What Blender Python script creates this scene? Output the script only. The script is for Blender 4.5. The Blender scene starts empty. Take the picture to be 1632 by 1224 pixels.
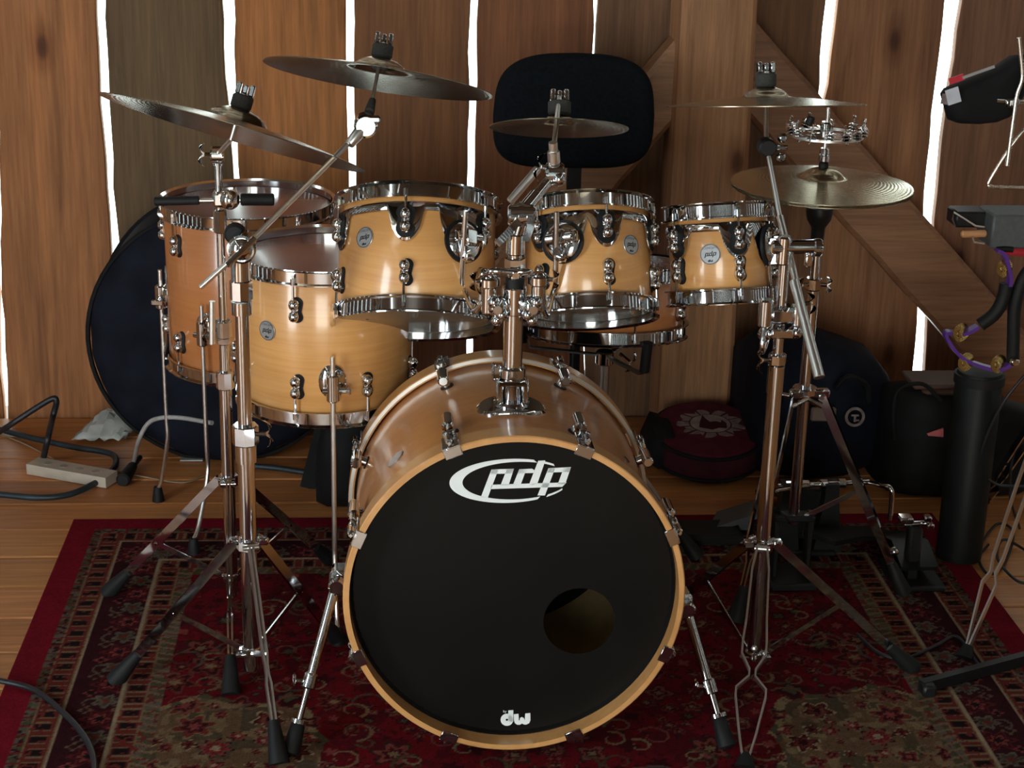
import bpy, math, random
import numpy as np
from mathutils import Vector, Matrix
random.seed(7)
rng = np.random.default_rng(7)
S = bpy.context.scene
COL = S.collection
V = Vector
PI = math.pi

# ------------------------------------------------------------------ camera
FPX, PITCH, ROLL, YAW, CAMH = 2739.7, 0.334551, 0.0251204, 0.0807239, 1.58666
fw = V((math.sin(YAW)*math.cos(PITCH), math.cos(YAW)*math.cos(PITCH), -math.sin(PITCH)))
rt0 = V((math.cos(YAW), -math.sin(YAW), 0)); up0 = rt0.cross(fw)
rt = rt0*math.cos(ROLL) + up0*math.sin(ROLL); up = -rt0*math.sin(ROLL) + up0*math.cos(ROLL)
CAM = V((0, 0, CAMH))
cd = bpy.data.cameras.new('camera'); cam = bpy.data.objects.new('camera', cd); COL.objects.link(cam)
cd.sensor_width = 36; cd.lens = FPX/1632*36; cd.clip_start = 0.05; cd.clip_end = 200
cam.matrix_world = Matrix((( rt.x, up.x, -fw.x, 0), (rt.y, up.y, -fw.y, 0), (rt.z, up.z, -fw.z, CAMH), (0, 0, 0, 1)))
S.camera = cam

# ------------------------------------------------------------------ world, lights, exposure
w = bpy.data.worlds.new('sky'); S.world = w; w.use_nodes = True
bg = w.node_tree.nodes['Background']; bg.inputs[0].default_value = (0.86, 1.0, 0.97, 1); bg.inputs[1].default_value = 5.5
def area(name, loc, target, sx, sy, power, col):
    l = bpy.data.lights.new(name, 'AREA'); l.shape = 'RECTANGLE'; l.size = sx; l.size_y = sy; l.energy = power; l.color = col
    o = bpy.data.objects.new(name, l); COL.objects.link(o); o.location = loc
    o.rotation_euler = (V(target)-V(loc)).to_track_quat('-Z', 'Y').to_euler(); return o
# daylight through the open barn door behind the photographer, and the narrow side door at left
area('door_daylight', (-0.55, -2.9, 1.05), (-0.1, 5, 1.0), 1.6, 2.0, 60, (1.0, 0.90, 0.77))
area('side_door_daylight', (-2.58, 0.45, 1.15), (0.6, 3.3, 0.9), 0.75, 1.9, 40, (0.84, 0.91, 1.0))
S.view_settings.view_transform = 'Standard'; S.view_settings.look = 'None'
S.view_settings.gamma = 1; S.view_settings.use_curve_mapping = False
S.view_settings.exposure = 0.0
S.cycles.sample_clamp_indirect = 6
S.cycles.max_bounces = 8

# ------------------------------------------------------------------ pixel -> place helpers
def ray(x, y): return fw + rt*((x-816)/FPX) - up*((y-612)/FPX)
def at(x, y, Y):
    d = ray(x, y); return CAM + d*(Y/d.y)
def flo(x, y, z=0.0):
    d = ray(x, y); return CAM + d*((z-CAMH)/d.z)
def mpp(P): return (V(P)-CAM).dot(fw)/FPX          # metres per photo pixel at P
def frame(o, z, xh=(1, 0, 0)):
    z = V(z).normalized(); x = V(xh); x = (x - z*x.dot(z)).normalized(); y = z.cross(x)
    return Matrix(((x.x, y.x, z.x, o[0]), (x.y, y.y, z.y, o[1]), (x.z, y.z, z.z, o[2]), (0, 0, 0, 1)))

# ------------------------------------------------------------------ mesh builder
class MB:
    def __init__(s): s.v = []; s.f = []
    def add(s, vs, fs):
        n = len(s.v); s.v += [V(p) for p in vs]; s.f += [tuple(i+n for i in f) for f in fs]; return s
    def box(s, c, size, M=None, b=0.0):
        hx, hy, hz = (a/2 for a in size); c = V(c)
        if b <= 0:
            vs = [V((sx*hx, sy*hy, sz*hz)) for sz in (-1, 1) for sy in (-1, 1) for sx in (-1, 1)]
            fs = [(0, 2, 3, 1), (4, 5, 7, 6), (0, 1, 5, 4), (2, 6, 7, 3), (0, 4, 6, 2), (1, 3, 7, 5)]
        else:
            b = min(b, hx*.9, hy*.9, hz*.9); vs = []; idx = {}
            for sz in (-1, 1):
                for sy in (-1, 1):
                    for sx in (-1, 1):
                        for k in range(3):
                            h = [hx-b, hy-b, hz-b]; h[k] += b
                            idx[(sx, sy, sz, k)] = len(vs); vs.append(V((sx*h[0], sy*h[1], sz*h[2])))
            fs = []; I = lambda *a: idx[a]
            for k in range(3):
                for sg in (-1, 1):
                    q = []
                    for a, bb in ((-1, -1), (1, -1), (1, 1), (-1, 1)):
                        t = [0, 0, 0]; t[k] = sg; t[(k+1) % 3] = a; t[(k+2) % 3] = bb; q.append(I(*t, k))
                    fs.append(tuple(q if sg > 0 else q[::-1]))
            for k in range(3):
                k1, k2 = (k+1) % 3, (k+2) % 3
                for a in (-1, 1):
                    for bb in (-1, 1):
                        t0 = [0, 0, 0]; t0[k] = -1; t0[k1] = a; t0[k2] = bb; t1 = list(t0); t1[k] = 1
                        q = [I(*t0, k1), I(*t1, k1), I(*t1, k2), I(*t0, k2)]
                        fs.append(tuple(q if a*bb < 0 else q[::-1]))
            for sz in (-1, 1):
                for sy in (-1, 1):
                    for sx in (-1, 1):
                        q = [I(sx, sy, sz, 0), I(sx, sy, sz, 1), I(sx, sy, sz, 2)]
                        fs.append(tuple(q if sx*sy*sz > 0 else q[::-1]))
        if M is None: vs = [p+c for p in vs]
        else: vs = [M @ (p+c) for p in vs]
        return s.add(vs, fs)
    def tube(s, pts, r, n=10, cap=True, sq=None, hint=None):
        pts = [V(p) for p in pts]; N = len(pts); rs = r if isinstance(r, (list, tuple)) else [r]*N
        vs = []; nrm = None
        for i, p in enumerate(pts):
            t = (pts[min(i+1, N-1)] - pts[max(i-1, 0)]).normalized()
            if nrm is None:
                h = V(hint) if hint is not None else (V((0, 0, 1)) if abs(t.z) < .9 else V((1, 0, 0)))
                nrm = (h - t*h.dot(t)).normalized()
            else: nrm = (nrm - t*nrm.dot(t)).normalized()
            bn = t.cross(nrm)
            for k in range(n):
                a = 2*PI*k/n + (PI/4 if sq else 0)
                if sq: vs.append(p + nrm*(math.copysign(sq[0]/2, math.cos(a))) + bn*(math.copysign(sq[1]/2, math.sin(a))))
                else: vs.append(p + (nrm*math.cos(a) + bn*math.sin(a))*rs[i])
        fs = [(i*n+k, i*n+(k+1) % n, (i+1)*n+(k+1) % n, (i+1)*n+k) for i in range(N-1) for k in range(n)]
        if cap: fs += [tuple(range(n-1, -1, -1)), tuple((N-1)*n+k for k in range(n))]
        return s.add(vs, fs)
    def flat(s, pts, wd, th, hint): return s.tube(pts, 1, 4, True, (wd, th), hint)
    def lathe(s, prof, n=32, M=None, closed=False):
        M = M or Matrix(); vs = []; rows = []
        for r, z in prof:
            if r < 1e-7: rows.append([len(vs)]); vs.append(M @ V((0, 0, z)))
            else:
                rows.append(list(range(len(vs), len(vs)+n)))
                vs += [M @ V((r*math.cos(2*PI*k/n), r*math.sin(2*PI*k/n), z)) for k in range(n)]
        fs = []; L = len(rows)
        for i in range(L if closed else L-1):
            a, b = rows[i], rows[(i+1) % L]
            for k in range(n):
                k2 = (k+1) % n
                if len(a) == 1 and len(b) == 1: continue
                if len(a) == 1: fs.append((a[0], b[k2], b[k]))
                elif len(b) == 1: fs.append((a[k], a[k2], b[0]))
                else: fs.append((a[k], a[k2], b[k2], b[k]))
        return s.add(vs, fs)
    def cyl(s, p0, p1, r, n=16, r1=None, b=0.0):
        p0 = V(p0); p1 = V(p1); d = p1-p0; L = d.length; r1 = r if r1 is None else r1
        M = frame(p0, d, (1, 0, 0) if abs(d.normalized().x) < .9 else (0, 1, 0))
        pr = [(0, 0), (r-b, 0), (r, b), (r1, L-b), (r1-b, L), (0, L)] if b > 0 else [(0, 0), (r, 0), (r1, L), (0, L)]
        return s.lathe(pr, n, M)
    def ball(s, c, r, n=12, M=None, sc=(1, 1, 1)):
        T = (M or Matrix()) @ Matrix.Translation(V(c)) @ Matrix.Diagonal((sc[0], sc[1], sc[2], 1))
        m = n//2; return s.lathe([(r*math.sin(PI*i/m) if 0 < i < m else 0, -r*math.cos(PI*i/m)) for i in range(m+1)], n, T)
    def prism(s, poly, M, h, z0=0.0):
        n = len(poly); A = sum(poly[i][0]*poly[(i+1) % n][1]-poly[(i+1) % n][0]*poly[i][1] for i in range(n))
        if A < 0: poly = poly[::-1]
        vs = [M @ V((p[0], p[1], z0)) for p in poly] + [M @ V((p[0], p[1], z0+h)) for p in poly]
        fs = [tuple(range(n-1, -1, -1)), tuple(range(n, 2*n))] + [(i, (i+1) % n, n+(i+1) % n, n+i) for i in range(n)]
        return s.add(vs, fs)
    def ring(s, ri, ro, M, h, n=32, z0=0.0):
        return s.lathe([(ri, z0), (ro, z0), (ro, z0+h), (ri, z0+h)], n, M, True)
    def loft(s, rows, cap=True):
        n = len(rows[0]); vs = [p for r in rows for p in r]
        fs = [(i*n+k, i*n+(k+1) % n, (i+1)*n+(k+1) % n, (i+1)*n+k) for i in range(len(rows)-1) for k in range(n)]
        if cap: fs += [tuple(range(n-1, -1, -1)), tuple((len(rows)-1)*n+k for k in range(n))]
        return s.add(vs, fs)
    def build(s, name, mat, parent=None, ang=40, sub=0):
        me = bpy.data.meshes.new(name); off = V((0, 0, 0)); p = parent
        while p is not None: off += p.location; p = p.parent
        loc = V((0, 0, 0))
        if parent is None:
            xs = np.array([tuple(q) for q in s.v]); lo, hi = xs.min(0), xs.max(0)
            loc = V(((lo[0]+hi[0])/2, (lo[1]+hi[1])/2, lo[2])); off = loc
        me.from_pydata([tuple(q-off) for q in s.v], [], s.f); me.materials.append(mat)
        me.polygons.foreach_set('use_smooth', [True]*len(me.polygons)); me.update()
        me.set_sharp_from_angle(angle=math.radians(ang))
        o = bpy.data.objects.new(name, me); COL.objects.link(o)
        if parent is not None: o.parent = parent
        else: o.location = loc
        if sub:
            m = o.modifiers.new('sub', 'SUBSURF'); m.levels = sub; m.render_levels = sub
        return o

def tag(o, label=None, cat=None, group=None, kind=None):
    if label: o['label'] = label
    if cat: o['category'] = cat
    if group: o['group'] = group
    if kind: o['kind'] = kind
    return o
def thing(name, label, cat, loc, group=None):
    o = bpy.data.objects.new(name, None); o.empty_display_size = .05; COL.objects.link(o); o.location = loc
    return tag(o, label, cat, group)
def spline(pts, k=8):
    P = [V(p) for p in pts]; P = [P[0]*2-P[1]] + P + [P[-1]*2-P[-2]]; out = []
    for i in range(1, len(P)-2):
        a, b, c, d = P[i-1:i+3]
        for j in range(k):
            t = j/k; out.append(.5*((2*b)+(c-a)*t+(2*a-5*b+4*c-d)*t*t+(3*b-a-3*c+d)*t**3))
    return out+[P[-2]]

# ------------------------------------------------------------------ materials
def newmat(name):
    m = bpy.data.materials.new(name); m.use_nodes = True; nt = m.node_tree
    return m, nt, nt.nodes['Principled BSDF']
def N(nt, t, **kw):
    n = nt.nodes.new(t)
    for k, v in kw.items(): setattr(n, k, v)
    return n
def noise(nt, scale, detail=4, vec=None, rough=.55, dist=0):
    n = N(nt, 'ShaderNodeTexNoise'); n.inputs['Scale'].default_value = scale; n.inputs['Detail'].default_value = detail
    n.inputs['Roughness'].default_value = rough; n.inputs['Distortion'].default_value = dist
    if vec is not None: nt.links.new(vec, n.inputs['Vector'])
    return n
def mapping(nt, scale, coord='Object', obrand=False):
    tc = N(nt, 'ShaderNodeTexCoord'); mp = N(nt, 'ShaderNodeMapping'); mp.inputs['Scale'].default_value = scale
    nt.links.new(tc.outputs[coord], mp.inputs['Vector'])
    if obrand:
        oi = N(nt, 'ShaderNodeObjectInfo'); mu = N(nt, 'ShaderNodeVectorMath', operation='SCALE')
        mu.inputs[0].default_value = (37.0, 19.0, 53.0); nt.links.new(oi.outputs['Random'], mu.inputs['Scale'])
        nt.links.new(mu.outputs[0], mp.inputs['Location'])
    return mp.outputs[0]
def ramp(nt, fac, stops):
    r = N(nt, 'ShaderNodeValToRGB'); el = r.color_ramp.elements
    while len(el) > 1: el.remove(el[-1])
    el[0].position = stops[0][0]; el[0].color = (*stops[0][1], 1)
    for p, c in stops[1:]:
        e = el.new(p); e.color = (*c, 1)
    nt.links.new(fac, r.inputs[0]); return r.outputs[0]
def mix(nt, a, b, fac, mode='MIX'):
    m = N(nt, 'ShaderNodeMix', data_type='RGBA', blend_type=mode)
    for s, v in ((m.inputs[6], a), (m.inputs[7], b), (m.inputs[0], fac)):
        if isinstance(v, bpy.types.NodeSocket): nt.links.new(v, s)
        elif isinstance(v, tuple): s.default_value = (*v, 1)
        else: s.default_value = v
    return m.outputs[2]
def bump(nt, bs, h, strength, dist=.002):
    b = N(nt, 'ShaderNodeBump'); b.inputs['Strength'].default_value = strength; b.inputs['Distance'].default_value = dist
    nt.links.new(h, b.inputs['Height']); nt.links.new(b.outputs[0], bs.inputs['Normal'])
def simple(name, col, rough=.5, metal=0.0, coat=0.0, var=.12, nscale=30, bmp=0.0, spec=None):
    m, nt, bs = newmat(name); v = mapping(nt, (1, 1, 1)); n = noise(nt, nscale, 3, v)
    lo = tuple(c*(1-var) for c in col); hi = tuple(min(1, c*(1+var)) for c in col)
    nt.links.new(ramp(nt, n.outputs[0], [(.3, lo), (.7, hi)]), bs.inputs['Base Color'])
    bs.inputs['Roughness'].default_value = rough; bs.inputs['Metallic'].default_value = metal; bs.inputs['Coat Weight'].default_value = coat
    bs.inputs['Coat Roughness'].default_value = .08
    if spec is not None: bs.inputs['Specular IOR Level'].default_value = spec
    if bmp: bump(nt, bs, n.outputs[0], bmp)
    return m
def plank_mat(name, axis, coat=0.0, rough=.75, contrast=.45, bstr=.3, nax=1):
    # wood whose own tint comes from the object's colour; grain runs along axis (0 x, 1 y, 2 z)
    m, nt, bs = newmat(name); sc = [8, 8, 8]; sc[axis] = .4
    v = mapping(nt, tuple(sc), obrand=True); n1 = noise(nt, 3.0, 6, v, .65, .6); n2 = noise(nt, 14.0, 4, v, .6)
    s2 = [2.2, 2.2, 2.2]; s2[axis] = .55; v2 = mapping(nt, tuple(s2), obrand=True); n3 = noise(nt, 1.3, 3, v2)
    v3 = mapping(nt, (1, 1, 1), obrand=True); sp = N(nt, 'ShaderNodeSeparateXYZ'); cb = N(nt, 'ShaderNodeCombineXYZ'); nt.links.new(v3, sp.inputs[0])
    for o_, (k_, f_) in enumerate((([1, 0, 0][axis] if nax != 1 else 0, 4.2), (axis, 2.0))):
        mm = N(nt, 'ShaderNodeMath', operation='MULTIPLY'); mm.inputs[1].default_value = f_; nt.links.new(sp.outputs[k_], mm.inputs[0]); nt.links.new(mm.outputs[0], cb.inputs[o_])
    vo = N(nt, 'ShaderNodeTexVoronoi', voronoi_dimensions='2D'); vo.inputs['Scale'].default_value = 1.0; nt.links.new(cb.outputs[0], vo.inputs['Vector'])
    sc2 = N(nt, 'ShaderNodeSeparateColor'); nt.links.new(vo.outputs['Color'], sc2.inputs[0])
    th = N(nt, 'ShaderNodeMath', operation='LESS_THAN'); th.inputs[1].default_value = .45; nt.links.new(sc2.outputs[0], th.inputs[0])
    ad = N(nt, 'ShaderNodeMath', operation='ADD'); nt.links.new(vo.outputs['Distance'], ad.inputs[0]); inv = N(nt, 'ShaderNodeMath', operation='SUBTRACT'); inv.inputs[0].default_value = 1.0
    nt.links.new(th.outputs[0], inv.inputs[1]); nt.links.new(inv.outputs[0], ad.inputs[1])
    oi = N(nt, 'ShaderNodeObjectInfo')
    k = 1-contrast
    c = mix(nt, oi.outputs['Color'], ramp(nt, n1.outputs[0], [(.25, (k, k*.92, k*.85)), (.5, (.95, .95, .95)), (.75, (1.25, 1.2, 1.15))]), 1.0, 'MULTIPLY')
    c = mix(nt, c, ramp(nt, n2.outputs[0], [(.35, (.8, .78, .75)), (.65, (1.1, 1.1, 1.1))]), 1.0, 'MULTIPLY')
    c = mix(nt, c, ramp(nt, n3.outputs[0], [(.3, (.72, .68, .66)), (.7, (1.2, 1.2, 1.15))]), 1.0, 'MULTIPLY')
    c = mix(nt, c, ramp(nt, ad.outputs[0], [(0, (.24, .17, .13)), (.04, (.34, .25, .2)), (.075, (.72, .64, .58)), (.17, (1, 1, 1))]), 1.0, 'MULTIPLY')
    nt.links.new(c, bs.inputs['Base Color']); bs.inputs['Roughness'].default_value = rough
    bs.inputs['Coat Weight'].default_value = coat; bs.inputs['Coat Roughness'].default_value = .3
    bump(nt, bs, n1.outputs[0], bstr, .004); return m
WOODZ = plank_mat('barn_board', 2)
WOODX = plank_mat('floor_board', 0, coat=.12, rough=.5, contrast=.38, bstr=.2, nax=2)
WOODY = plank_mat('side_board', 2)
def maple_mat(name, a, b, coat=.8, sc=(2.0, 2.0, 60.0), cr=.12):
    m, nt, bs = newmat(name); v = mapping(nt, sc); n1 = noise(nt, 1.6, 5, v, .6, .3)
    v2 = mapping(nt, (3, 3, 5)); n2 = noise(nt, 1.2, 2, v2)
    c = mix(nt, ramp(nt, n1.outputs[0], [(.3, a), (.7, b)]), ramp(nt, n2.outputs[0], [(.3, (.86, .82, .8)), (.7, (1.08, 1.08, 1.08))]), 1.0, 'MULTIPLY')
    nt.links.new(c, bs.inputs['Base Color']); bs.inputs['Roughness'].default_value = .35
    bs.inputs['Coat Weight'].default_value = coat; bs.inputs['Coat Roughness'].default_value = cr; return m
MAPLE = maple_mat('maple_lacquer', (.68, .33, .105), (.78, .42, .15))
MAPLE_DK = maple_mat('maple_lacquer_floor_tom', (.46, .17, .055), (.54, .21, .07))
MAPLE_BD = maple_mat('maple_lacquer_bass', (.52, .21, .06), (.62, .265, .085), coat=.45, sc=(2.0, 30.0, 30.0))
RAWMAPLE = simple('raw_maple', (.80, .60, .30), .6, var=.08)
HOOPW = maple_mat('maple_hoop', (.60, .30, .10), (.70, .37, .14), coat=.6, sc=(20, 20, 20))
def metal(name, col, rough, scr=.04):
    m, nt, bs = newmat(name); v = mapping(nt, (1, 1, 1)); n = noise(nt, 60, 3, v)
    mr = N(nt, 'ShaderNodeMapRange'); mr.inputs['To Min'].default_value = rough; mr.inputs['To Max'].default_value = rough+scr
    nt.links.new(n.outputs[0], mr.inputs[0]); nt.links.new(mr.outputs[0], bs.inputs['Roughness'])
    bs.inputs['Base Color'].default_value = (*col, 1); bs.inputs['Metallic'].default_value = 1; return m
CHROME = metal('chrome', (.62, .635, .65), .05)
STEEL = metal('brushed_steel', (.82, .82, .80), .3)
BRASS = metal('brass', (.78, .58, .22), .2)
def cymbal_mat(name, col, rough):
    m, nt, bs = newmat(name); tc = N(nt, 'ShaderNodeTexCoord'); sp = N(nt, 'ShaderNodeSeparateXYZ')
    vm = N(nt, 'ShaderNodeVectorMath', operation='LENGTH'); nt.links.new(tc.outputs['Object'], vm.inputs[0])
    mu = N(nt, 'ShaderNodeMath', operation='MULTIPLY'); mu.inputs[1].default_value = 900; nt.links.new(vm.outputs['Value'], mu.inputs[0])
    si = N(nt, 'ShaderNodeMath', operation='SINE'); nt.links.new(mu.outputs[0], si.inputs[0])
    n = noise(nt, 9, 4, mapping(nt, (1, 1, 1)))
    nt.links.new(ramp(nt, n.outputs[0], [(.3, tuple(c*.8 for c in col)), (.7, col)]), bs.inputs['Base Color'])
    bs.inputs['Metallic'].default_value = 1; bs.inputs['Roughness'].default_value = rough
    bump(nt, bs, si.outputs[0], .12, .0006); return m
BRONZE = cymbal_mat('cymbal_bronze', (.37, .32, .23), .24)
BRONZE_H = cymbal_mat('hi_hat_bronze', (.50, .44, .30), .24)
HEAD = simple('drum_head_coated', (.27, .12, .105), .25, coat=.12, var=.08, nscale=6)
HEAD_B = simple('drum_head_resonant', (.16, .14, .11), .2, coat=.3, var=.08, nscale=6)
HEAD_BLK = simple('black_drum_head', (.007, .006, .0055), .4, var=.2, nscale=5, spec=.12)
WHITE = simple('white_print', (.90, .96, .97), .5, var=.02)
BADGE = simple('badge_silver', (.50, .52, .55), .3, metal=.6, var=.1, nscale=200)
INK = simple('ink_dark', (.03, .03, .035), .5)
RUBBER = simple('black_rubber', (.008, .008, .009), .6, var=.3, spec=.3)
FELT = simple('grey_black_felt', (.045, .043, .04), .9, var=.2, nscale=300, bmp=.2)
BLACK = simple('black_painted_metal', (.009, .009, .010), .4, var=.3, spec=.35)
VELOUR = simple('black_velour', (.008, .010, .013), .95, var=.25, nscale=120, bmp=.15, spec=.1)
NYLON = simple('dark_navy_nylon', (.007, .009, .017), .8, var=.4, nscale=14, bmp=.3, spec=.15)
NYLON_B = simple('black_nylon', (.008, .008, .009), .75, var=.35, nscale=18, bmp=.3, spec=.2)
MAROON = simple('maroon_nylon', (.085, .010, .022), .75, var=.2, nscale=40, bmp=.15, spec=.2)
PLUM = simple('plum_nylon', (.05, .008, .016), .8, var=.2, nscale=40, bmp=.15, spec=.2)
CABLE = simple('black_cable', (.012, .013, .018), .45, var=.3)
CABLE_BLUE = simple('dark_teal_cable', (.014, .026, .034), .5, var=.3)
CABLE_W = simple('grey_white_cable', (.34, .33, .33), .5)
CABLE_T = simple('tan_cable', (.28, .20, .12), .6)
CREAM = simple('cream_plastic', (.48, .42, .34), .5)
DULLCREAM = simple('dull_cream_plastic', (.36, .31, .25), .6)
FILM = simple('white_plastic_sheet', (.42, .44, .42), .35, var=.3, nscale=12)
PURPLE = simple('purple_plastic', (.10, .03, .26), .35)
RED = simple('red_plastic', (.55, .03, .05), .4)
PINK = simple('pink_card', (.62, .16, .17), .6)
GREYM = simple('grey_hammered_metal', (.10, .11, .115), .5, metal=.3, nscale=120, bmp=.3)
PEG = simple('wooden_peg', (.55, .27, .12), .5)
BLUELABEL = simple('white_label', (.55, .58, .66), .5)
GREYPRINT = simple('grey_print', (.20, .15, .145), .7, var=.4, nscale=60)

# ------------------------------------------------------------------ room shell
YW = 4.30
def root_struct(mb, name, mat, col=(.3, .2, .12, 1)):
    o = mb.build(name, mat); o.color = col; return tag(o, kind='structure')
FL = MB().box((.2, .65, -.045), (6.0, 7.6, .04)); floor_o = root_struct(FL, 'floor', WOODX, (.10, .06, .035, 1))
y = 4.36; i = 0; PW = .1435
y = 3.569+PW*5
while y > -.9:
    m = MB(); g = .0022; x0 = -2.7
    cuts = [x0, 3.2] if (i % 3) else [x0, random.uniform(-.2, 1.6), 3.2]
    for a, b in zip(cuts, cuts[1:]):
        m = MB().box(((a+b)/2, y-PW/2, -.0125), (b-a-.002, PW-2*g, .025), b=.0025)
        o = m.build('plank', WOODX, floor_o); t = random.uniform(.86, 1.12)
        o.color = (.62*t, .265*t*random.uniform(.95, 1.05), .085*t, 1)
    y -= PW; i += 1
# back wall: wide barn boards, daylight between them.  gap = (list of photo (x, y) down its centre line, half widths)
def gap(pts, hw): return [(at(x, yy, YW), h*mpp(at(x, yy, YW))) for (x, yy), h in zip(pts, hw)]
GAPS = [gap([(-12, 0), (-2, 400), (9, 665)], [5, 5, 4]),
        gap([(160, 0), (172, 220), (184, 415), (196, 690)], [7.5, 5.5, 5, 2]),
        gap([(364, 0), (368, 140), (376, 290), (385, 690)], [9, 7, 5, 3]),
        gap([(558.5, 0), (558.5, 150), (562, 290), (566, 690)], [6.5, 6.5, 6, 3]),
        gap([(755, 0), (753, 150), (750.5, 290), (747, 690)], [6, 5.5, 5.5, 4]),
        gap([(950.5, 0), (946.5, 95), (941, 290), (930, 690)], [3.2, 3, 2.4, 1]),
        gap([(1136, 0), (1130, 290), (1122, 690)], [2, 2, 2]),
        gap([(1326, 0), (1317, 100), (1307, 190), (1304, 240), (1280, 700)], [11, 10, 5, .8, .8]),
        gap([(1521, 0), (1506, 120), (1493, 215), (1480, 370), (1465, 600), (1462, 700)], [13, 11.5, 11, 9.5, 8.5, 8]),
        gap([(1725, 0), (1690, 300), (1650, 700)], [9, 9, 9])]
def gap_at(g, z):
    zs = [p.z for p, h in g]; xs = [p.x for p, h in g]; hs = [h for p, h in g]
    if z >= zs[0]: sl = (xs[0]-xs[1])/(zs[0]-zs[1]); return xs[0]+sl*(z-zs[0])*.6, hs[0]
    return float(np.interp(-z, [-a for a in zs], xs)), float(np.interp(-z, [-a for a in zs], hs))
TINT = [(.39, .16, .056), (.39, .163, .06), (.145, .09, .042), (.45, .18, .057), (.25, .105, .042), (.26, .10, .042), (.24, .125, .065), (.24, .12, .06), (.36, .17, .085), (.25, .125, .075), (.26, .135, .085), (.2, .12, .08)]
wall_back = root_struct(MB().box((.3, YW+.10, 3.28), (6.0, .14, .16)), 'wall_back', WOODX, (.2, .12, .07, 1))
NZ = 46; zt = 3.20
def plank_outline(gl, gr):
    L, R = [], []
    for k in range(NZ+1):
        z = -.02 + (zt+.02)*k/NZ
        for g, sg, out in ((gl, 1, L), (gr, -1, R)):
            if isinstance(g, float): out.append((g, z)); continue
            x, h = gap_at(g, z); out.append((x+sg*(h+random.gauss(0, .0018)), z))
    return L, R
edges = [-1.235] + GAPS + [2.05]
for i in range(len(edges)-1):
    L, R = plank_outline(edges[i], edges[i+1]); dy = random.uniform(-.006, .006)
    m = MB(); rows = []
    for (lx, z), (rx, _) in zip(L, R):
        b = .003
        rows.append([V((lx, YW+dy+b, z)), V((lx+b, YW+dy, z)), V((rx-b, YW+dy, z)), V((rx, YW+dy+b, z)), V((rx, YW+dy+.028, z)), V((lx, YW+dy+.028, z))])
    m.loft(rows); o = m.build('plank', WOODZ, wall_back); o.color = (*TINT[i], 1)
def plain_plank(parent, c, s, col):
    o = MB().box(c, s, b=.003).build('plank', WOODY, parent); t = random.uniform(.85, 1.15); o.color = (col[0]*t, col[1]*t, col[2]*t, 1)
for xa in (-1.555, -1.875, -2.195, -2.515): plain_plank(wall_back, (xa+.155, YW+.014, 1.59), (.296, .028, 3.22), (.3, .17, .09))
for xa in (2.07, 2.39, 2.71): plain_plank(wall_back, (xa+.15, YW+.014, 1.59), (.296, .028, 3.22), (.2, .12, .08))
wl = root_struct(MB().box((-2.72, .65, 3.30), (.14, 7.3, .18)), 'wall_left', WOODX, (.2, .12, .07, 1))
wr = root_struct(MB().box((3.12, .65, 3.30), (.14, 7.3, .18)), 'wall_right', WOODX, (.2, .12, .07, 1))
for k in range(23):
    yy = -2.95+.322*k
    if -.1 < yy+.155 < 1.0: plain_plank(wl, (-2.64, yy+.155, 2.72), (.028, .306, 1.0), (.13, .07, .035))
    else: plain_plank(wl, (-2.64, yy+.155, 1.6), (.028, .306, 3.24), (.13, .07, .035))
    plain_plank(wr, (3.04, yy+.155, 1.6), (.028, .306, 3.24), (.12, .065, .035))
wf = root_struct(MB().box((.2, -3.02, 2.62), (5.7, .1, .12)), 'wall_front', WOODX, (.2, .12, .07, 1))
for k in range(18):
    xx = -2.6+.316*k
    if -1.2 < xx+.15 < .1: plain_plank(wf, (xx+.15, -2.99, 2.35), (.3, .028, .5), (.12, .065, .035)); continue
    plain_plank(wf, (xx+.15, -2.99, 1.3), (.3, .028, 2.6), (.12, .065, .035))
for k in range(18):
    xx = -2.6+.316*k
    plain_plank(wf, (xx+.15, -2.99, 3.15), (.3, .028, 1.0), (.12, .065, .035))
ce = root_struct(MB().box((.2, .65, 3.70), (6.0, 7.6, .04)), 'ceiling', WOODX, (.09, .05, .03, 1))
for k in range(6):
    o = MB().box((.2, -2.6+1.3*k, 3.58), (5.8, .12, .2), b=.006).build('beam', WOODX, ce); o.color = (.2, .13, .08, 1)
# timber post with its two knee braces
YP = 4.20
def beam(name, a0, a1, wd, th, mat, col, yc):
    # squared timber from a0 to a1 in the plane y = yc
    a0 = V(a0); a1 = V(a1); rows = []; n = 14; d = (a1-a0).normalized(); s = d.cross(V((0, 1, 0))).normalized()
    for k in range(n+1):
        p = a0.lerp(a1, k/n) + s*random.gauss(0, .0015); w2 = wd/2*(1+random.gauss(0, .012)); t2 = th/2; b = .012
        rows.append([p+s*q[0]+V((0, q[1], 0)) for q in ((-w2+b, -t2), (w2-b, -t2), (w2, -t2+b), (w2, t2-b), (w2-b, t2), (-w2+b, t2), (-w2, t2-b), (-w2, -t2+b))])
    o = MB().loft(rows).build(name, mat); o.color = (*col, 1); return tag(o, kind='structure')
px0 = at(1141, 0, YP-.09); px1 = at(1106, 655, YP-.09); sc_ = mpp(px0)
beam('trim_1', (px1.x+.003, YP, 0), (px0.x-.004+.02, YP, 3.2), 123*sc_, .18, WOODZ, (.46, .235, .12), YP)
def diag_mat():
    return WOODZ
YB = 4.235
pa = at(1195, 110, YB); pb = at(1600, 570, YB)
d_ = (pb-pa).normalized()
beam('trim_2', pa-d_*.10, pb+d_*.45, 106*mpp(pa), .10, WOODX, (.33, .165, .09), YB)
pa = at(1095, 95, YB); pb = at(900, 330, YB); d_ = (pb-pa).normalized()
beam('trim_3', pa-d_*.04, pb+d_*.35, 84*mpp(pa), .10, WOODX, (.40, .21, .11), YB)

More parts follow.
